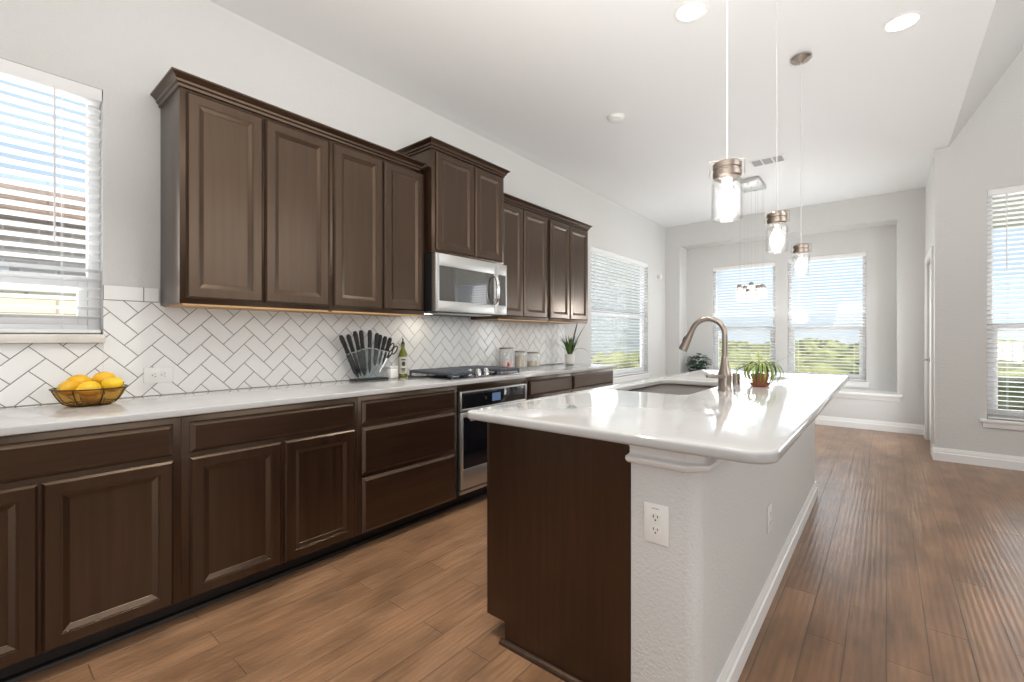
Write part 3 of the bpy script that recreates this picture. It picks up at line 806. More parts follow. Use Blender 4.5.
# ------------------------------------------------------------------ outlets
def outlet(loc, normal, label, horizontal=False, mark=False, cover=False):
    """duplex outlet; built in local (u across, v up, w out)"""
    nx, ny = normal
    def Q(u, v, w):
        if horizontal: u, v = v, u
        return (loc[0] + nx * w - ny * u, loc[1] + ny * w + nx * u, loc[2] + v)
    r = thing('wall_outlet', loc, label, 'outlet', 'white duplex outlets')
    def bx(name, u, v, hu, hv, w0, w1, m, par, bev=0.0):
        mb = MB(); a = Q(u - hu, v - hv, w0); b = Q(u + hu, v + hv, w1)
        lo = [min(a[i], b[i]) for i in range(3)]; hi = [max(a[i], b[i]) for i in range(3)]
        mb.box(lo[0], hi[0], lo[1], hi[1], lo[2], hi[2], bev)
        return mb
    link('cover_plate', bx('', 0, 0, .0395, .061, .0004, .006, PLATE, r, .002), PLATE, r)
    for s in (-1, 1):
        rc = MB()
        M = Matrix(((-ny, 0, nx), (nx, 0, ny), (0, 1, 0)))
        c = Q(0, s * .0195, .006)
        pts = []
        for wv in (.0002, .0022):
            ring = []
            for i in range(24):
                a = 2 * PI * i / 24
                ring.append(Q(max(-.0165, min(.0165, .0185 * math.cos(a))), s * .0195 + .0145 * math.sin(a), .006 + wv))
            pts.append(ring)
        rc.rings(pts)
        f = link('receptacle', rc, PLATE, r)
        sl = bx('', -.0065, s * .0195 + .004, .0012, .0045, .0083, .0087, SLOT, f)
        link('slot', sl, SLOT, f)
        link('slot', bx('', .0065, s * .0195 + .004, .0012, .0036, .0083, .0087, SLOT, f), SLOT, f)
        gh = MB(); ring = []
        for wv in (.0083, .0087):
            ring.append([Q(.0026 * math.cos(2 * PI * i / 12), s * .0195 - .007 + .0026 * math.sin(2 * PI * i / 12), wv) for i in range(12)])
        gh.rings(ring); link('slot', gh, SLOT, f)
    if mark:
        mk = MB()
        for i, (u, w_) in enumerate(((-.010, .0016), (-.006, .0012), (-.0025, .0016), (.002, .0008), (.005, .0014), (.009, .0010))):
            a = Q(u - w_, .0455, .0061); b = Q(u + w_, .0485, .0064)
            mk.box(min(a[0], b[0]), max(a[0], b[0]), min(a[1], b[1]), max(a[1], b[1]), min(a[2], b[2]), max(a[2], b[2]))
        link('printed_mark', mk, INK, r)
    return r
outlet((2.340, IY0 - .0005, .634), (0, -1), 'white duplex outlet on the near end of the painted island wall', mark=True)
outlet((PX + .0005, 2.385, .375), (1, 0), 'white duplex outlet on the long side of the painted island wall')
outlet((.0092, .658, 1.018), (1, 0), 'white duplex outlet on the tile right of the fruit bowl', horizontal=True)

# ------------------------------------------------------------------ fruit bowl
BX, BY = .185, .375
bw = thing('fruit_bowl', (BX, BY, CT), 'amber glass fruit bowl with dark wire ribs on the near counter', 'bowl')
R0, RT, HB = .068, .126, .076
prof = [(R0 + (RT - R0) * (t / 8) ** .5, .004 + (HB - .004) * t / 8) for t in range(9)]
inner = [(r - .003, z + .001) for r, z in reversed(prof)]
link('glass', MB().lathe([(R0 * .9, .003)] + prof + inner + [(R0 * .88, .006)], (BX, BY, CT), 40), AMBER, bw)
fr = MB()
for rr, zz, th in ((RT + .001, HB, .0026), (R0, .003, .0022)):
    fr.tube([(BX + rr * math.cos(2 * PI * i / 40), BY + rr * math.sin(2 * PI * i / 40), CT + zz) for i in range(41)], th, 8, cap=False)
link('rim', fr, DARKWIRE, bw)
for k_ in range(8):
    a = 2 * PI * k_ / 8 + .2
    link('rib', MB().tube([(BX + (r + .002) * math.cos(a), BY + (r + .002) * math.sin(a), CT + z) for r, z in prof], .0020, 6), DARKWIRE, bw)
link('base_disc', MB().lathe([(R0, .0), (R0, .0028), (R0 * .3, .0028)], (BX, BY, CT), 32), DARKWIRE, bw)
def lemon(dx, dy, dz, az, el, m, label):
    M = Matrix.Rotation(az, 3, 'Z') @ Matrix.Rotation(el, 3, 'Y')
    c = Vector((BX + dx, BY + dy, CT + dz))
    R = .034; pr = [(.003, -.047), (.006, -.044), (.012, -.040), (.024, -.030), (.031, -.016), (R, 0), (.031, .016), (.024, .030), (.012, .039), (.006, .0425), (.004, .044)]
    mb = MB().lathe(pr, c, 20, M)
    o = tag(link('lemon', mb, m, origin=c), label, 'fruit', 'lemons in the amber fruit bowl')
    stem = MB().lathe([(.003, .043), (.0035, .0455), (.001, .046)], c, 8, M)
    link('stem_end', stem, LEAF, o)
    return o
lemon(-.030, -.035, .100, 1.5, 1.45, ORANGEP, 'orange-yellow lemon on top at the left of the fruit bowl')
lemon(-.030, .050, .108, 1.3, 1.5, ORANGEP, 'orange-yellow lemon highest at the right of the fruit bowl')
lemon(.012, -.070, .080, 2.4, 1.5, ORANGEP, 'lemon low against the left rim of the fruit bowl')
lemon(.062, -.012, .076, 1.9, 1.5, LEMON, 'paler yellow lemon at the front middle of the fruit bowl')
lemon(.048, .065, .088, .9, 1.4, LEMON, 'pale yellow lemon at the right rim of the fruit bowl')
lemon(.012, .005, .040, .6, 1.55, LEMON, 'lemon underneath, seen through the front of the fruit bowl')

# ------------------------------------------------------------------ knife block
KX, KY = .100, 1.830
KX0 = KX
kb = thing('knife_block', (KX, KY, CT), 'clear acrylic fan-shaped knife stand against the tile', 'knife block')
link('base', MB().box(KX - .05, KX + .05, KY - .125, KY + .125, CT + .0003, CT + .012, .003), BLACK, kb)
fan = [(KY - .095, CT + .0125), (KY + .095, CT + .0125)]
top = []
for i in range(13):
    t = i / 12; yv = KY + .165 - .33 * t
    top.append((yv, CT + .165 + .055 * math.sin(PI * t)))
for xs in (KX - .022, KX + .018):
    link('acrylic_sheet', MB().prism(fan + top, 'x', xs, xs + .004), ACRYL, kb)
def knife(t, hl, bl, bwid, label, cat='knife'):
    """t from -1 (left) to 1: place across the fan"""
    a = t * .42
    base = Vector((KX, KY + t * .080, CT + .018)); dr_ = Vector((0, math.sin(a), math.cos(a))); sd = Vector((0, math.cos(a), -math.sin(a)))
    mid = base + dr_ * (.205 - .02 * abs(t))
    r = thing('knife', base, label, cat, 'knives in the acrylic stand')
    p0 = mid; p1 = mid - dr_ * bl
    bm_ = MB(); q = []
    for x in (KX - .001, KX + .001):
        q.append([Vector((x, *( (p0 - sd * bwid / 2)[1:])))] + [Vector((x, *((p0 + sd * bwid / 2)[1:]))), Vector((x, *((p1 + dr_ * bl * .22 + sd * bwid / 2)[1:]))), Vector((x, *((p1 + sd * bwid * .1)[1:]))), Vector((x, *((p1 - sd * bwid * .1 + dr_ * .01)[1:]))), Vector((x, *((p1 - sd * bwid / 2 + dr_ * bl * .3)[1:])))])
    bm_.rings(q); link('blade', bm_, BLADE, r)
    hp_ = [mid + dr_ * hl * f for f in (0, .08, .3, .6, .85, 1.0)]
    link('handle', MB().tube(hp_, [.012, .0145, .0125, .0150, .0160, .010], 10), BLACK, r)
    link('bolster', MB().tube([mid - dr_ * .004, mid + dr_ * .006], .0125, 10), STEEL, r)
    return r
names = ['leftmost black-handled knife in the acrylic stand', 'second black-handled knife from the left in the acrylic stand', 'third black-handled knife from the left in the acrylic stand', 'fourth black-handled knife from the left in the acrylic stand',
         'middle black-handled knife in the acrylic stand', 'fourth knife from the right in the acrylic stand', 'third knife from the right in the acrylic stand', 'second knife from the right in the acrylic stand', 'rightmost black-handled knife beside the scissors in the stand']
for i, (t, hl, bl, wd) in enumerate(((-1.0, .135, .19, .036), (-.78, .125, .18, .022), (-.55, .135, .185, .034), (-.27, .130, .185, .030), (.02, .125, .18, .024), (.27, .112, .12, .020), (.48, .108, .12, .018), (.66, .105, .11, .018), (.84, .105, .10, .016))):
    KX = KX0 + (-.011, 0, .011)[i % 3]
    knife(t, hl, bl, wd, names[i])
KX = KX0
sc = thing('scissors', (KX, KY + .14, CT + .1), 'black-handled kitchen scissors at the right end of the acrylic stand', 'scissors')
dv = Vector((0, math.sin(.62), math.cos(.62))); sv = Vector((0, math.cos(.62), -math.sin(.62)))
p0 = Vector((KX + .034, KY + .095, CT + .105))
for s in (-1, 1):
    c0 = p0 + dv * .135 + sv * s * .018
    loop = [c0 + dv * .034 * math.cos(2 * PI * i / 16) + sv * .015 * math.sin(2 * PI * i / 16) for i in range(17)]
    hh = MB().tube(loop, .0045, 8, cap=False); hh.tube([p0 + dv * .05, p0 + dv * .10 + sv * s * .013], [.006, .005], 8)
    link('handle', hh, BLACK, sc)
    link('blade', MB().tube([p0 + dv * .055, p0 - dv * .06 + sv * s * .002], [.006, .002], 6), STEEL, sc)
# small white ceramic box next to it
wbx = thing('ceramic_jar', (.115, 2.005, CT), 'small white ceramic jar between the knife stand and the oil bottle', 'jar')
link('body', MB().box(.080, .150, 1.970, 2.040, CT + .0003, CT + .075, .010, 3), CERAM, wbx)
link('lid', MB().box(.078, .152, 1.968, 2.042, CT + .0755, CT + .088, .005, 2), CERAM, wbx)

# oil bottle
OX, OY = .046, 2.158
ob = thing('oil_bottle', (OX, OY, CT), 'green olive oil bottle with a cream label left of the cooktop', 'bottle')
link('glass', MB().lathe([(.030, 0.0003), (.033, .004), (.033, .155), (.031, .172), (.022, .195), (.014, .210), (.0125, .235), (.015, .238), (.015, .246), (.012, .248)], (OX, OY, CT), 24), OILGL, ob)
lb = link('paper_label', MB().lathe([(.0333, .022), (.0338, .022), (.0338, .150), (.0333, .150)], (OX, OY, CT), 32, cap0=False, cap1=False), LABELP, ob)
em = MB()
for (z, r_, hgt, ang, w_) in ((.098, .0340, .018, 0.15, .42), (.060, .0340, .004, .1, .5), (.050, .0340, .004, .1, .42), (.128, .0340, .005, .12, .48), (.036, .0340, .003, .1, .36)):
    a0_ = math.atan2(-OY, 2.89 - OX) + ang
    n_ = 12; ra = []; rb = []
    for i in range(n_ + 1):
        u = -1 + 2 * i / n_; hh = hgt * (math.sqrt(max(0, 1 - u * u)) if hgt > .01 else 1)
        aa = a0_ + u * w_
        ra.append((OX + r_ * math.cos(aa), OY + r_ * math.sin(aa), CT + z - hh)); rb.append((OX + r_ * math.cos(aa), OY + r_ * math.sin(aa), CT + z + hh + .0002))
    em.rings([ra, rb], False, False, closed=False)
link('printed_emblem', em, SLOT, lb)
link('pourer', MB().lathe([(.0135, .2482), (.0135, .258), (.006, .262), (.005, .285), (.003, .290)], (OX, OY, CT), 16), BLACK, ob)

# ------------------------------------------------------------------ gas cooktop
ct = thing('gas_cooktop', (.33, 2.555, CT), 'gas cooktop with black iron grates set in the counter above the oven', 'cooktop')
CX0, CX1, CY0, CY1 = .090, .575, 2.165, 2.945
link('pan', MB().box(CX0, CX1, CY0, CY1, CT + .0004, CT + .010, .004), BLADE, ct)
burn = [(.20, 2.305, .036), (.45, 2.305, .045), (.24, 2.555, .052), (.20, 2.805, .045), (.45, 2.805, .036)]
for (bx_, by_, br_) in burn:
    b_ = link('burner', MB().lathe([(br_, .0101), (br_, .020), (br_ * .86, .024), (br_ * .8, .024)], (bx_, by_, CT), 24), STEEL, ct)
    link('burner_cap', MB().lathe([(br_ * .82, .0242), (br_ * .82, .031), (br_ * .7, .034)], (bx_, by_, CT), 24), BLACK, b_)
def grate(y0, y1, x0, x1):
    g = MB(); zt = CT + .048; w = .006
    for xx in (x0, x1 - 2 * w): g.box(xx, xx + 2 * w, y0, y1, zt - .012, zt, .002)
    for yy in (y0, y1 - 2 * w): g.box(x0, x1, yy, yy + 2 * w, zt - .012, zt, .002)
    for i in range(1, 12):
        yy = y0 + (y1 - y0) * i / 12
        g.box(x0 - .004, x1 + .004, yy - .0045, yy + .0045, zt - .020, zt + .003, .001)
    for i in (1, 2):
        xx = x0 + (x1 - x0) * i / 3
        g.box(xx - .004, xx + .004, y0, y1, zt - .012, zt - .001, .001)
    for xx in (x0 + .006, x1 - .006):
        for yy in (y0 + .006, y1 - .006): g.box(xx - .006, xx + .006, yy - .006, yy + .006, CT + .0102, zt - .01, .001)
    return g
for (y0, y1, x0, x1) in ((2.177, 2.427, .10, .565), (2.432, 2.678, .10, .40), (2.683, 2.933, .10, .565)):
    link('grate', grate(y0, y1, x0, x1), IRON, ct)
for i in range(5):
    yy = 2.467 + i * .044; xx = .475 + (.03 if i % 2 else -.02)
    kbn = MB().lathe([(.019, .0102), (.019, .018), (.017, .022), (.016, .046), (.014, .049)], (xx, yy, CT), 20)
    kbn.box(xx - .004, xx + .004, yy - .015, yy + .015, CT + .046, CT + .056, .002)
    link('knob', kbn, CHROME, ct)

# ------------------------------------------------------------------ glass canisters
def canister(x, y, r, h, fill, m, label):
    t = thing('glass_canister', (x, y, CT), label, 'canister', 'glass canisters on the far counter')
    link('glass', MB().lathe([(r * .95, .0003), (r, .004), (r, h - .012), (r * .93, h - .003), (r * .93, h), (r * .88, h), (r * .88, h - .004), (r * .95, h - .014), (r * .95, .008), (.004, .008)], (x, y, CT), 28), GLASS, t)
    link('contents', MB().lathe([(r * .93, .009), (r * .93, fill), (r * .5, fill + .006), (.003, fill + .004)], (x, y, CT), 24), m, t)
    link('lid', MB().lathe([(r * .90, h + .0004), (r * .99, h + .002), (r * .99, h + .013), (r * .9, h + .017), (.003, h + .017)], (x, y, CT), 28), NICKEL, t)
    return t
cn = canister(.140, 3.270, .070, .185, .075, CANDY, 'tallest glass canister, nearest the cooktop, with pink contents')
link('scoop', MB().ell((.192, 3.240, CT + .045), (.010, .020, .020)), REDM, cn)
canister(.140, 3.480, .055, .150, .112, FLOURM, 'middle glass canister, nearly full of tan dry goods')
canister(.140, 3.690, .065, .135, .060, FLOURM, 'shortest glass canister, half full, farthest from the cooktop')

# ------------------------------------------------------------------ plants
def pot(mbname, c, prof, m, parent, seg=28):
    return link(mbname, MB().lathe(prof, c, seg), m, parent)
def arc_leaf(c, az, length, rise, droop, w, n=9, start=0.0):
    """points of an arching blade starting at c, heading az"""
    d = Vector((math.cos(az), math.sin(az), 0)); pts = []
    for i in range(n + 1):
        t = i / n
        pts.append(Vector(c) + d * (start + length * t) + Vector((0, 0, rise * t * 2.0 - (rise + droop) * t * t * 1.0)))
    ws = [w * (0.5 + 0.5 * min(1, (i / n) * 4)) * (1 - max(0, (i / n - .55) / .45) ** 1.5) + .0004 for i in range(n + 1)]
    return pts, ws, d.cross(Vector((0, 0, 1)))
# pot plant at the far end of the wall counter
pp = thing('potted_plant', (.145, 4.370, CT), 'small green plant in a white pot at the far end of the wall counter', 'plant')
pot('pot', (.145, 4.370, CT), [(.040, .0003), (.048, .004), (.056, .098), (.058, .110), (.052, .110), (.046, .09), (.003, .088)], CERAM, pp)
link('soil', MB().lathe([(.045, .0885), (.045, .096), (.003, .098)], (.145, 4.370, CT), 20), SOIL, pp)
lf = MB()
for i in range(34):
    az = random.uniform(0, 2 * PI); ln = random.uniform(.05, .12)
    pts, ws, sd = arc_leaf((0.145 + .02 * math.cos(az), 4.370 + .02 * math.sin(az), CT + .096), az, ln * .8, random.uniform(.09, .17), -.06, .014)
    lf.ribbon(pts, ws, sd)
for az, ln, rise in ((3.9, .14, .10), (4.3, .15, .16), (5.0, .14, .08)):
    pts, ws, sd = arc_leaf((.145, 4.37, CT + .1), az, ln, rise, -.02, .013); lf.ribbon(pts, ws, sd)
link('foliage', lf, LEAF, pp)
lg = MB()  # grey blades added in place of the leaves' shadows on the wall
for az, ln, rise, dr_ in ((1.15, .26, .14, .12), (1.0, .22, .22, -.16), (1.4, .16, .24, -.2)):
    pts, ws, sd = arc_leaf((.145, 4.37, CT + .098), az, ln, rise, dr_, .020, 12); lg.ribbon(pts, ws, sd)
link('leaf_shadow_blades', lg, LEAFSHADOW, pp)
# spider plant on the island
SPX, SPY = 2.303, 3.070
sp = thing('spider_plant', (SPX, SPY, ZT), 'spider plant in a terracotta pot with arching leaves on the island', 'plant')
pot('pot', (SPX, SPY, ZT), [(.034, .0103), (.038, .014), (.046, .058), (.049, .058), (.050, .072), (.044, .072), (.041, .056), (.003, .054)], TERRA, sp)
pot('saucer', (SPX, SPY, ZT), [(.038, .0003), (.048, .003), (.054, .017), (.051, .017), (.044, .007), (.003, .007)], TERRA, sp)
link('soil', MB().lathe([(.0405, .0548), (.0405, .063), (.003, .065)], (SPX, SPY, ZT), 20), SOIL, sp)
rs_ = random.Random(5)
for kk in range(34):
    az = 2 * PI * kk / 34 + rs_.uniform(-.12, .12); d_ = Vector((math.cos(az), math.sin(az), 0))
    ra, rb = rs_.uniform(.032, .066), rs_.uniform(.040, .068)
    zc = rs_.uniform(.066, .084); f1 = math.radians(rs_.uniform(-125, -40))
    pts = []; n_ = 16
    for i in range(n_ + 1):
        ph = math.radians(150) + (f1 - math.radians(150)) * i / n_
        pts.append(Vector((SPX, SPY, ZT)) + d_ * (.012 + ra * .87 + ra * math.cos(ph)) + Vector((0, 0, max(.012, zc + rb * math.sin(ph)))))
    w_ = rs_.uniform(.009, .014)
    ws = [w_ * (.55 + .45 * min(1, i / 5)) * (1 - max(0, i / n_ - .55) / .45 * .85) for i in range(n_ + 1)]
    lm = MB(); lm.ribbon(pts, ws, d_.cross(Vector((0, 0, 1)))); link('leaf', lm, (LEAF2, LEAF2, LEAF)[kk % 3], sp)
for az, ln, rise, dp in ((.05, .17, .10, -.02), (-.25, .13, .09, .06), (2.5, .12, .085, .05), (2.0, .06, .12, -.03), (1.0, .09, .11, .02)):
    lm = MB(); pts, ws, sd = arc_leaf((SPX, SPY, ZT + .066), az, ln, rise, dp, .008, 14); lm.ribbon(pts, ws, sd); link('leaf', lm, LEAF2, sp)
# plant in a blue pot on the alcove ledge
QX, QY = .495, 7.775
bp = thing('potted_plant', (QX, QY, .4855), 'bushy dark plant in a blue pot on the alcove ledge', 'plant')
pot('pot', (QX, QY, .4855), [(.085, .0003), (.10, .006), (.135, .150), (.145, .150), (.147, .185), (.135, .185), (.125, .15), (.003, .145)], BLUEP, bp)
link('soil', MB().lathe([(.124, .1455), (.124, .162), (.003, .165)], (QX, QY, .4855), 20), SOIL, bp)
lf = MB()
for i in range(110):
    az = rs_.uniform(0, 2 * PI); el = rs_.uniform(.0, 1.4); rr = rs_.uniform(.05, .165)
    c = Vector((QX + rr * math.cos(az) * math.cos(el * .6), QY + rr * .52 * math.sin(az) * math.cos(el * .6), .4855 + .165 + rs_.uniform(.02, .28) * (1.2 - rr * 3.0)))
    pts, ws, sd = arc_leaf(c, az, .07, .03, .035, .055, 5); lf.ribbon(pts, ws, sd)
for i in range(14):
    az = rs_.uniform(0, 2 * PI)
    lf.tube([(QX, QY, .645), (QX + .07 * math.cos(az), QY + .05 * math.sin(az), .76), (QX + .13 * math.cos(az), QY + .07 * math.sin(az), .82)], .003, 5)
link('foliage', lf, LEAF3, bp)

# ------------------------------------------------------------------ pendants
PXC = 2.454
def pendant():
    y = 1.735; top, zb = 1.834, 1.630
    r = thing('pendant_light', (PXC, y, 0), 'clear jar pendant light hanging nearest, over the front of the island', 'pendant light', 'jar pendant lights over the island')
    link('canopy', MB().lathe([(.062, 3.0695), (.062, 3.064), (.050, 3.052), (.020, 3.044), (.012, 3.036)], (PXC, y, 0), 28), NICKEL, r)
    link('rod', MB().tube([(PXC, y, 3.038), (PXC, y, top - .012)], .0026, 10), RODM, r)
    cap_ = link('cap', MB().lathe([(.012, top), (.042, top - .004), (.047, top - .010), (.047, top - .026), (.043, top - .029), (.043, top - .034), (.047, top - .037), (.047, top - .054), (.042, top - .060)], (PXC, y, 0), 32), NICKEL, r)
    bl = MB()
    ba = math.radians(20)
    dxy = Vector((math.cos(ba), math.sin(ba), 0)); c0 = Vector((PXC, y, 0))
    for zz in (top + .004, ):
        w = .057
        bl.tube([c0 + dxy * w + Vector((0, 0, top - .050)), c0 + dxy * w + Vector((0, 0, zz)), c0 + Vector((0, 0, zz + .004)), c0 - dxy * w + Vector((0, 0, zz)), c0 - dxy * w + Vector((0, 0, top - .050))], .0020, 6)
        for s in (-1, 1): bl.tube([c0 + dxy * s * w + Vector((0, 0, top - .050)), c0 + dxy * s * .049 + Vector((0, 0, top - .050))], .0020, 6)
    link('wire_bail', bl, NICKEL, cap_)
    link('glass_shade', MB().lathe([(.044, top - .0605), (.049, top - .068), (.051, top - .085), (.051, zb + .004), (.050, zb), (.0475, zb + .002), (.0475, top - .085), (.046, top - .070), (.041, top - .0625)], (PXC, y, 0), 36, cap0=False, cap1=False), SHADE, r)
    link('socket', MB().lathe([(.018, top - .0602), (.018, top - .085), (.014, top - .088)], (PXC, y, 0), 16), CERAM, r)
    link('bulb', MB().lathe([(.012, top - .0885), (.018, top - .098), (.027, top - .118), (.033, top - .138), (.030, top - .160), (.018, top - .176), (.003, top - .181)], (PXC, y, 0), 24), BULB, r)
    return r
p1 = pendant()
dup(p1, (PXC, 2.69, 0.022), 'clear jar pendant light in the middle of the row above the island')
dup(p1, (PXC, 3.555, -.008), 'clear jar pendant light farthest away, at the back of the island')

# ------------------------------------------------------------------ chandelier in the nook
HX, HY = 1.640, 6.05
ch = thing('chandelier', (HX, HY, CZ), 'crystal cluster chandelier hanging on wires in front of the alcove windows', 'chandelier')
link('canopy', MB().box(HX - .125, HX + .125, HY - .20, HY + .20, CZ - .055, CZ - .0005, .004), STEEL, ch)
drops = [(-.10, -.14, 1.83), (.10, -.15, 1.81), (0, 0, 1.865), (-.10, .14, 1.84), (.11, .13, 1.82), (.0, -.17, 1.77), (.01, .17, 1.80), (-.12, .0, 1.775), (.12, -.01, 1.83)]
for (dx, dy, zt) in drops:
    x, y = HX + dx, HY + dy
    w_ = link('wire', MB().tube([(x, y, CZ - .056), (x, y, zt)], .0013, 5), STEEL, ch)
    link('fitting', MB().lathe([(.007, CZ - .0632), (.010, CZ - .0605), (.010, CZ - .0562)], (x, y, 0), 10), STEEL, ch)
    link('cap', MB().lathe([(.004, zt + .012), (.022, zt + .006), (.026, zt - .010), (.026, zt - .026), (.022, zt - .028)], (x, y, 0), 16), NICKEL, w_)
    cr = MB()
    for k_ in range(7):
        a = 2 * PI * k_ / 7; l_ = .085 + .03 * ((k_ * 3) % 4) / 3
        for q in range(2):
            xx, yy2 = x + .030 * math.cos(a), y + .030 * math.sin(a)
            z0 = zt - .030 - q * .050
            cr.lathe([(.002, z0), (.013, z0 - .014), (.014, z0 - .026), (.002, z0 - .050)], (xx, yy2, 0), 6)
    link('crystal_shade', cr, CRYST, w_, smooth=0)
    link('bulb', MB().ell((x, y, zt - .065), (.016, .016, .030)), BULBS, w_)

lamp('chandelier_glow', 'POINT', (HX, HY, 1.60), (0, 0, 0), 28, (.98, .98, .96), shadow_soft_size=.12)
for yy in (1.735, 2.69, 3.555):
    lamp('pendant_glow', 'POINT', (PXC, yy, 1.585), (0, 0, 0), 1.2, (1, .93, .84), shadow_soft_size=.035)

# ------------------------------------------------------------------ ceiling fittings
def downlight(x, y, label):
    r = thing('recessed_light', (x, y, CZ), label, 'ceiling light', 'recessed ceiling lights')
    link('trim_ring', MB().lathe([(.095, CZ - .0005), (.095, CZ - .004), (.078, CZ - .007), (.074, CZ - .0045), (.074, CZ - .0005)], (x, y, 0), 36), TRIM, r)
    link('lens', MB().lathe([(.073, CZ - .0006), (.073, CZ - .0035), (.05, CZ - .0050), (.003, CZ - .0055)], (x, y, 0), 32), LENS, r)
    lamp('downlight_or_fill', 'AREA', (x, y, CZ - .012), (0, 0, 0), 2.5, (1, .97, .92), shape='DISK', size=.14, spread=math.radians(105))
    return r
downlight(2.031, 2.655, 'lit recessed ceiling light left of the pendant rods')
downlight(2.963, 3.537, 'lit recessed ceiling light near the sloped ceiling edge')
for (x, y, en) in ((1.5, 1.0, 14), (2.96, .6, 2), (1.5, -.9, 9), (2.96, -1.6, 2), (1.3, 2.6, 11)):  # lamps without fittings, the aisle ones added to brighten floor and uppers
    lamp('downlight_or_fill', 'AREA', (x, y, CZ - .012), (0, 0, 0), en, (1, .97, .92), shape='DISK', size=.14, spread=math.radians(105))
sm = thing('smoke_detector', (1.129, 3.53, CZ), 'white round smoke detector on the kitchen ceiling', 'smoke detector')
link('base_plate', MB().lathe([(.072, CZ - .0005), (.072, CZ - .008), (.066, CZ - .010)], (1.129, 3.53, 0), 32), PLATE, sm)
link('dome', MB().lathe([(.064, CZ - .0102), (.060, CZ - .024), (.045, CZ - .030), (.003, CZ - .031)], (1.129, 3.53, 0), 32), PLATE, sm)
vt = thing('air_vent', (1.93, 5.40, CZ), 'white louvred air register on the ceiling beyond the pendants', 'vent')
link('frame', MB().box(1.765, 2.095, 5.30, 5.50, CZ - .006, CZ - .0005, .002), TRIM, vt)
for i in range(3):
    x0 = 1.790 + i * .098
    lv = MB()
    for k_ in range(7):
        yy = 5.325 + k_ * .0235
        lv.prism([(yy, CZ - .0065), (yy + .012, CZ - .0065), (yy + .018, CZ - .012), (yy + .006, CZ - .012)], 'x', x0, x0 + .082)
    link('louvre', lv, GREYP, vt)
ms_ = thing('motion_sensor', (0.0, 7.28, 2.17), 'small white motion sensor on the wall near the nook corner', 'sensor')
link('bracket', MB().box(.0005, .02, 7.255, 7.305, 2.17, 2.23, .004), PLATE, ms_)
link('dome', MB().ell((.045, 7.28, 2.20), (.028, .034, .040)), PLATE, ms_)

# ------------------------------------------------------------------ outdoors
gd = MB().box(-60, 60, 8.12, 140, -.55, -.45); gd.box(-60, -3.3, -30, 8.12, -.55, -.45); gd.box(7.64, 60, -30, 8.12, -.55, -.45); gd.box(3.42, 7.64, YL + .14, 8.12, -.55, -.45)
struct(link('ground', gd, LAWN, origin=(0, 0, -.45), smooth=0))
struct(link('floor_side_yard_bounce', MB().box(-3.3, -.14, -30, 8.12, -.55, -.45), CONC, origin=(0, 0, -.45), smooth=0))  # unseen pale strip added to bounce light up under the blind slats
sb = MB(); rb_ = random.Random(11)
def bush(c, r, h):
    sg, rg_ = 9, 6; rs = []
    ph = rb_.uniform(0, 6)
    for i in range(1, rg_):
        a = PI * i / rg_
        rs.append([Vector(c) + Vector((r * math.sin(a) * math.cos(2 * PI * k / sg) * rb_.uniform(.75, 1.2), r * math.sin(a) * math.sin(2 * PI * k / sg) * rb_.uniform(.75, 1.2), h * (.5 - .5 * math.cos(a)) * rb_.uniform(.85, 1.12))) for k in range(sg)])
    sb.rings(rs)
for i in range(900):
    yy = 12 + 70 * rb_.random() ** 1.6
    xx = rb_.uniform(-.9, 1.0) * yy * .75 - 2
    bush((xx, yy, -.5), rb_.uniform(.35, 1.0) * (1 + yy * .012), rb_.uniform(.5, 1.25) * (1 + .004 * yy))
for i in range(40):
    bush((rb_.uniform(3.6, 10.5), rb_.uniform(11.2, 13.6), -.5), rb_.uniform(.35, .6), rb_.uniform(.55, .85))
o = link('scrub', sb, SCRUB, origin=(0, 0, -.45)); o['kind'] = 'stuff'; tag(o, 'yellow-green scrub covering the land beyond the windows', 'scrub')
nh = thing('neighbour_house', (-6.5, -1, -.45), 'brick house with a brown roof outside the left window', 'house')
link('wall', MB().box(-9, -5.2, -9, 8.5, -.449, 2.75), BRICK, nh, smooth=0)
link('roof', MB().prism([(-4.7, 2.72), (-7.1, 4.3), (-9.5, 2.72), (-9.5, 2.9), (-7.1, 4.5), (-4.7, 2.9)], 'y', -9.5, 9.0) if False else MB().rings([[(p[0], yy, p[1]) for p in [(-4.6, 2.62), (-4.6, 2.80), (-7.1, 3.5), (-9.6, 2.80), (-9.6, 2.62)]] for yy in (-9.5, 9.0)]), ROOFM, nh, smooth=0)
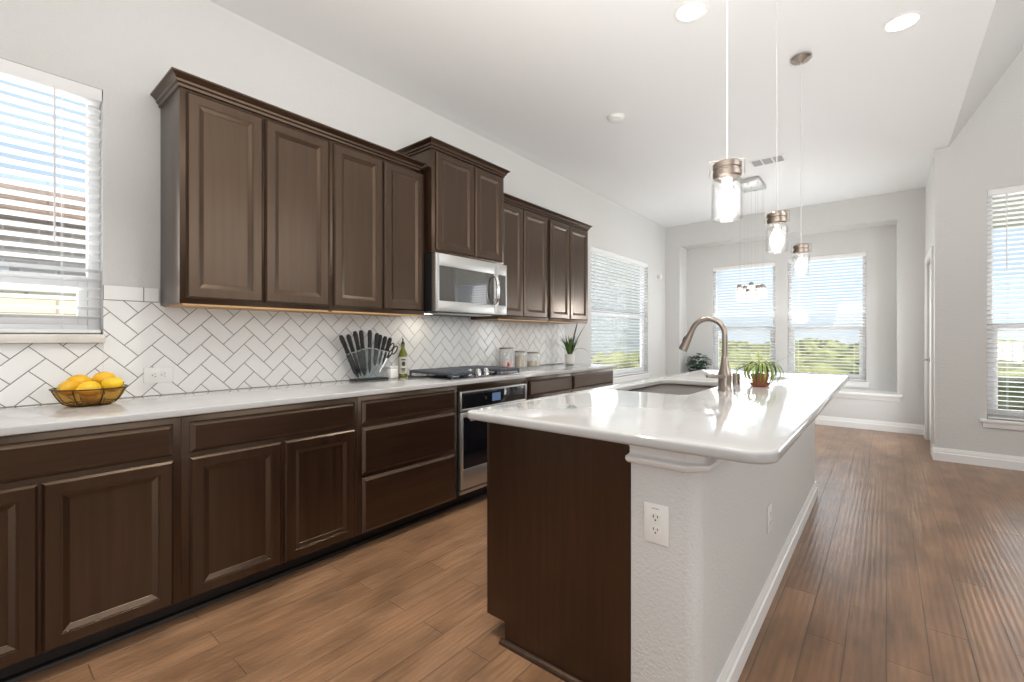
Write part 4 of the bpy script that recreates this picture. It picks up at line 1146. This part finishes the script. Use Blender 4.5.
for (y0, y1) in ((-.8, .4), (3.0, 4.4)):
    wf = link('window', MB().box(-5.199, -5.15, y0, y1, .9, 2.1), VINYL, nh)
    link('pane', MB().box(-5.149, -5.14, y0 + .08, y1 - .08, .98, 2.02), BGLASS, wf)
nb = thing('neighbour_house', (-7.1, 18.5, -.45), 'tall grey-blue sided house outside the side window past the counter', 'house')
link('wall', MB().box(-9, -5.2, 13.0, 24.0, -.449, 5.2), SIDING, nb, smooth=0)
link('roof', MB().rings([[(p[0], yy, p[1]) for p in [(-4.7, 5.1), (-4.7, 5.28), (-7.1, 6.4), (-9.5, 5.28), (-9.5, 5.1)]] for yy in (12.5, 24.4)]), ROOFM, nb, smooth=0)
fn = thing('garden_wall', (-3.2, 2, -.45), 'cream limestone garden wall just outside the left windows', 'wall')
link('stonework', MB().box(-3.3, -3.1, -9, 9.0, -.449, 1.62), STONE, fn, smooth=0)
link('coping', MB().box(-3.34, -3.06, -9, 9.0, 1.6205, 1.68, .01), CONC, fn, smooth=0)
struct(link('floor_patio', MB().box(3.42, 9.5, YL + .14, 9.6, -.449, -.25), CONC, origin=(0, 0, -.449), smooth=0))
gf = thing('garden_fence', (8.0, 15.0, -.45), 'pale painted board fence beyond the patio at the right window', 'fence')
fb = MB()
for i in range(62):
    x0 = 3.0 + i * .16
    fb.box(x0, x0 + .15, 14.98, 15.0, -.40, 1.12, .003)
link('boards', fb, CONC, gf, smooth=0)
for i in range(5):
    link('post', MB().box(3.0 + i * 2.45, 3.1 + i * 2.45, 15.03, 15.13, -.449, 1.16, .005), CONC, gf)
fr_ = MB()
for z in (-.1, .75): fr_.box(3.0, 12.9, 15.001, 15.029, z, z + .08)
link('rails', fr_, CONC, gf, smooth=0)
pc = thing('patio_cover', (5.5, 8.0, -.249), 'white patio roof outside the window at the right edge', 'patio roof')
link('roof_slab', MB().box(3.43, 9.5, YL + .14, 9.6, 2.78, 2.95), TRIM, pc, smooth=0)
for x in (3.55, 9.3):
    link('post', MB().box(x - .08, x + .08, 9.40, 9.56, -.249, 2.779, .006), TRIM, pc)
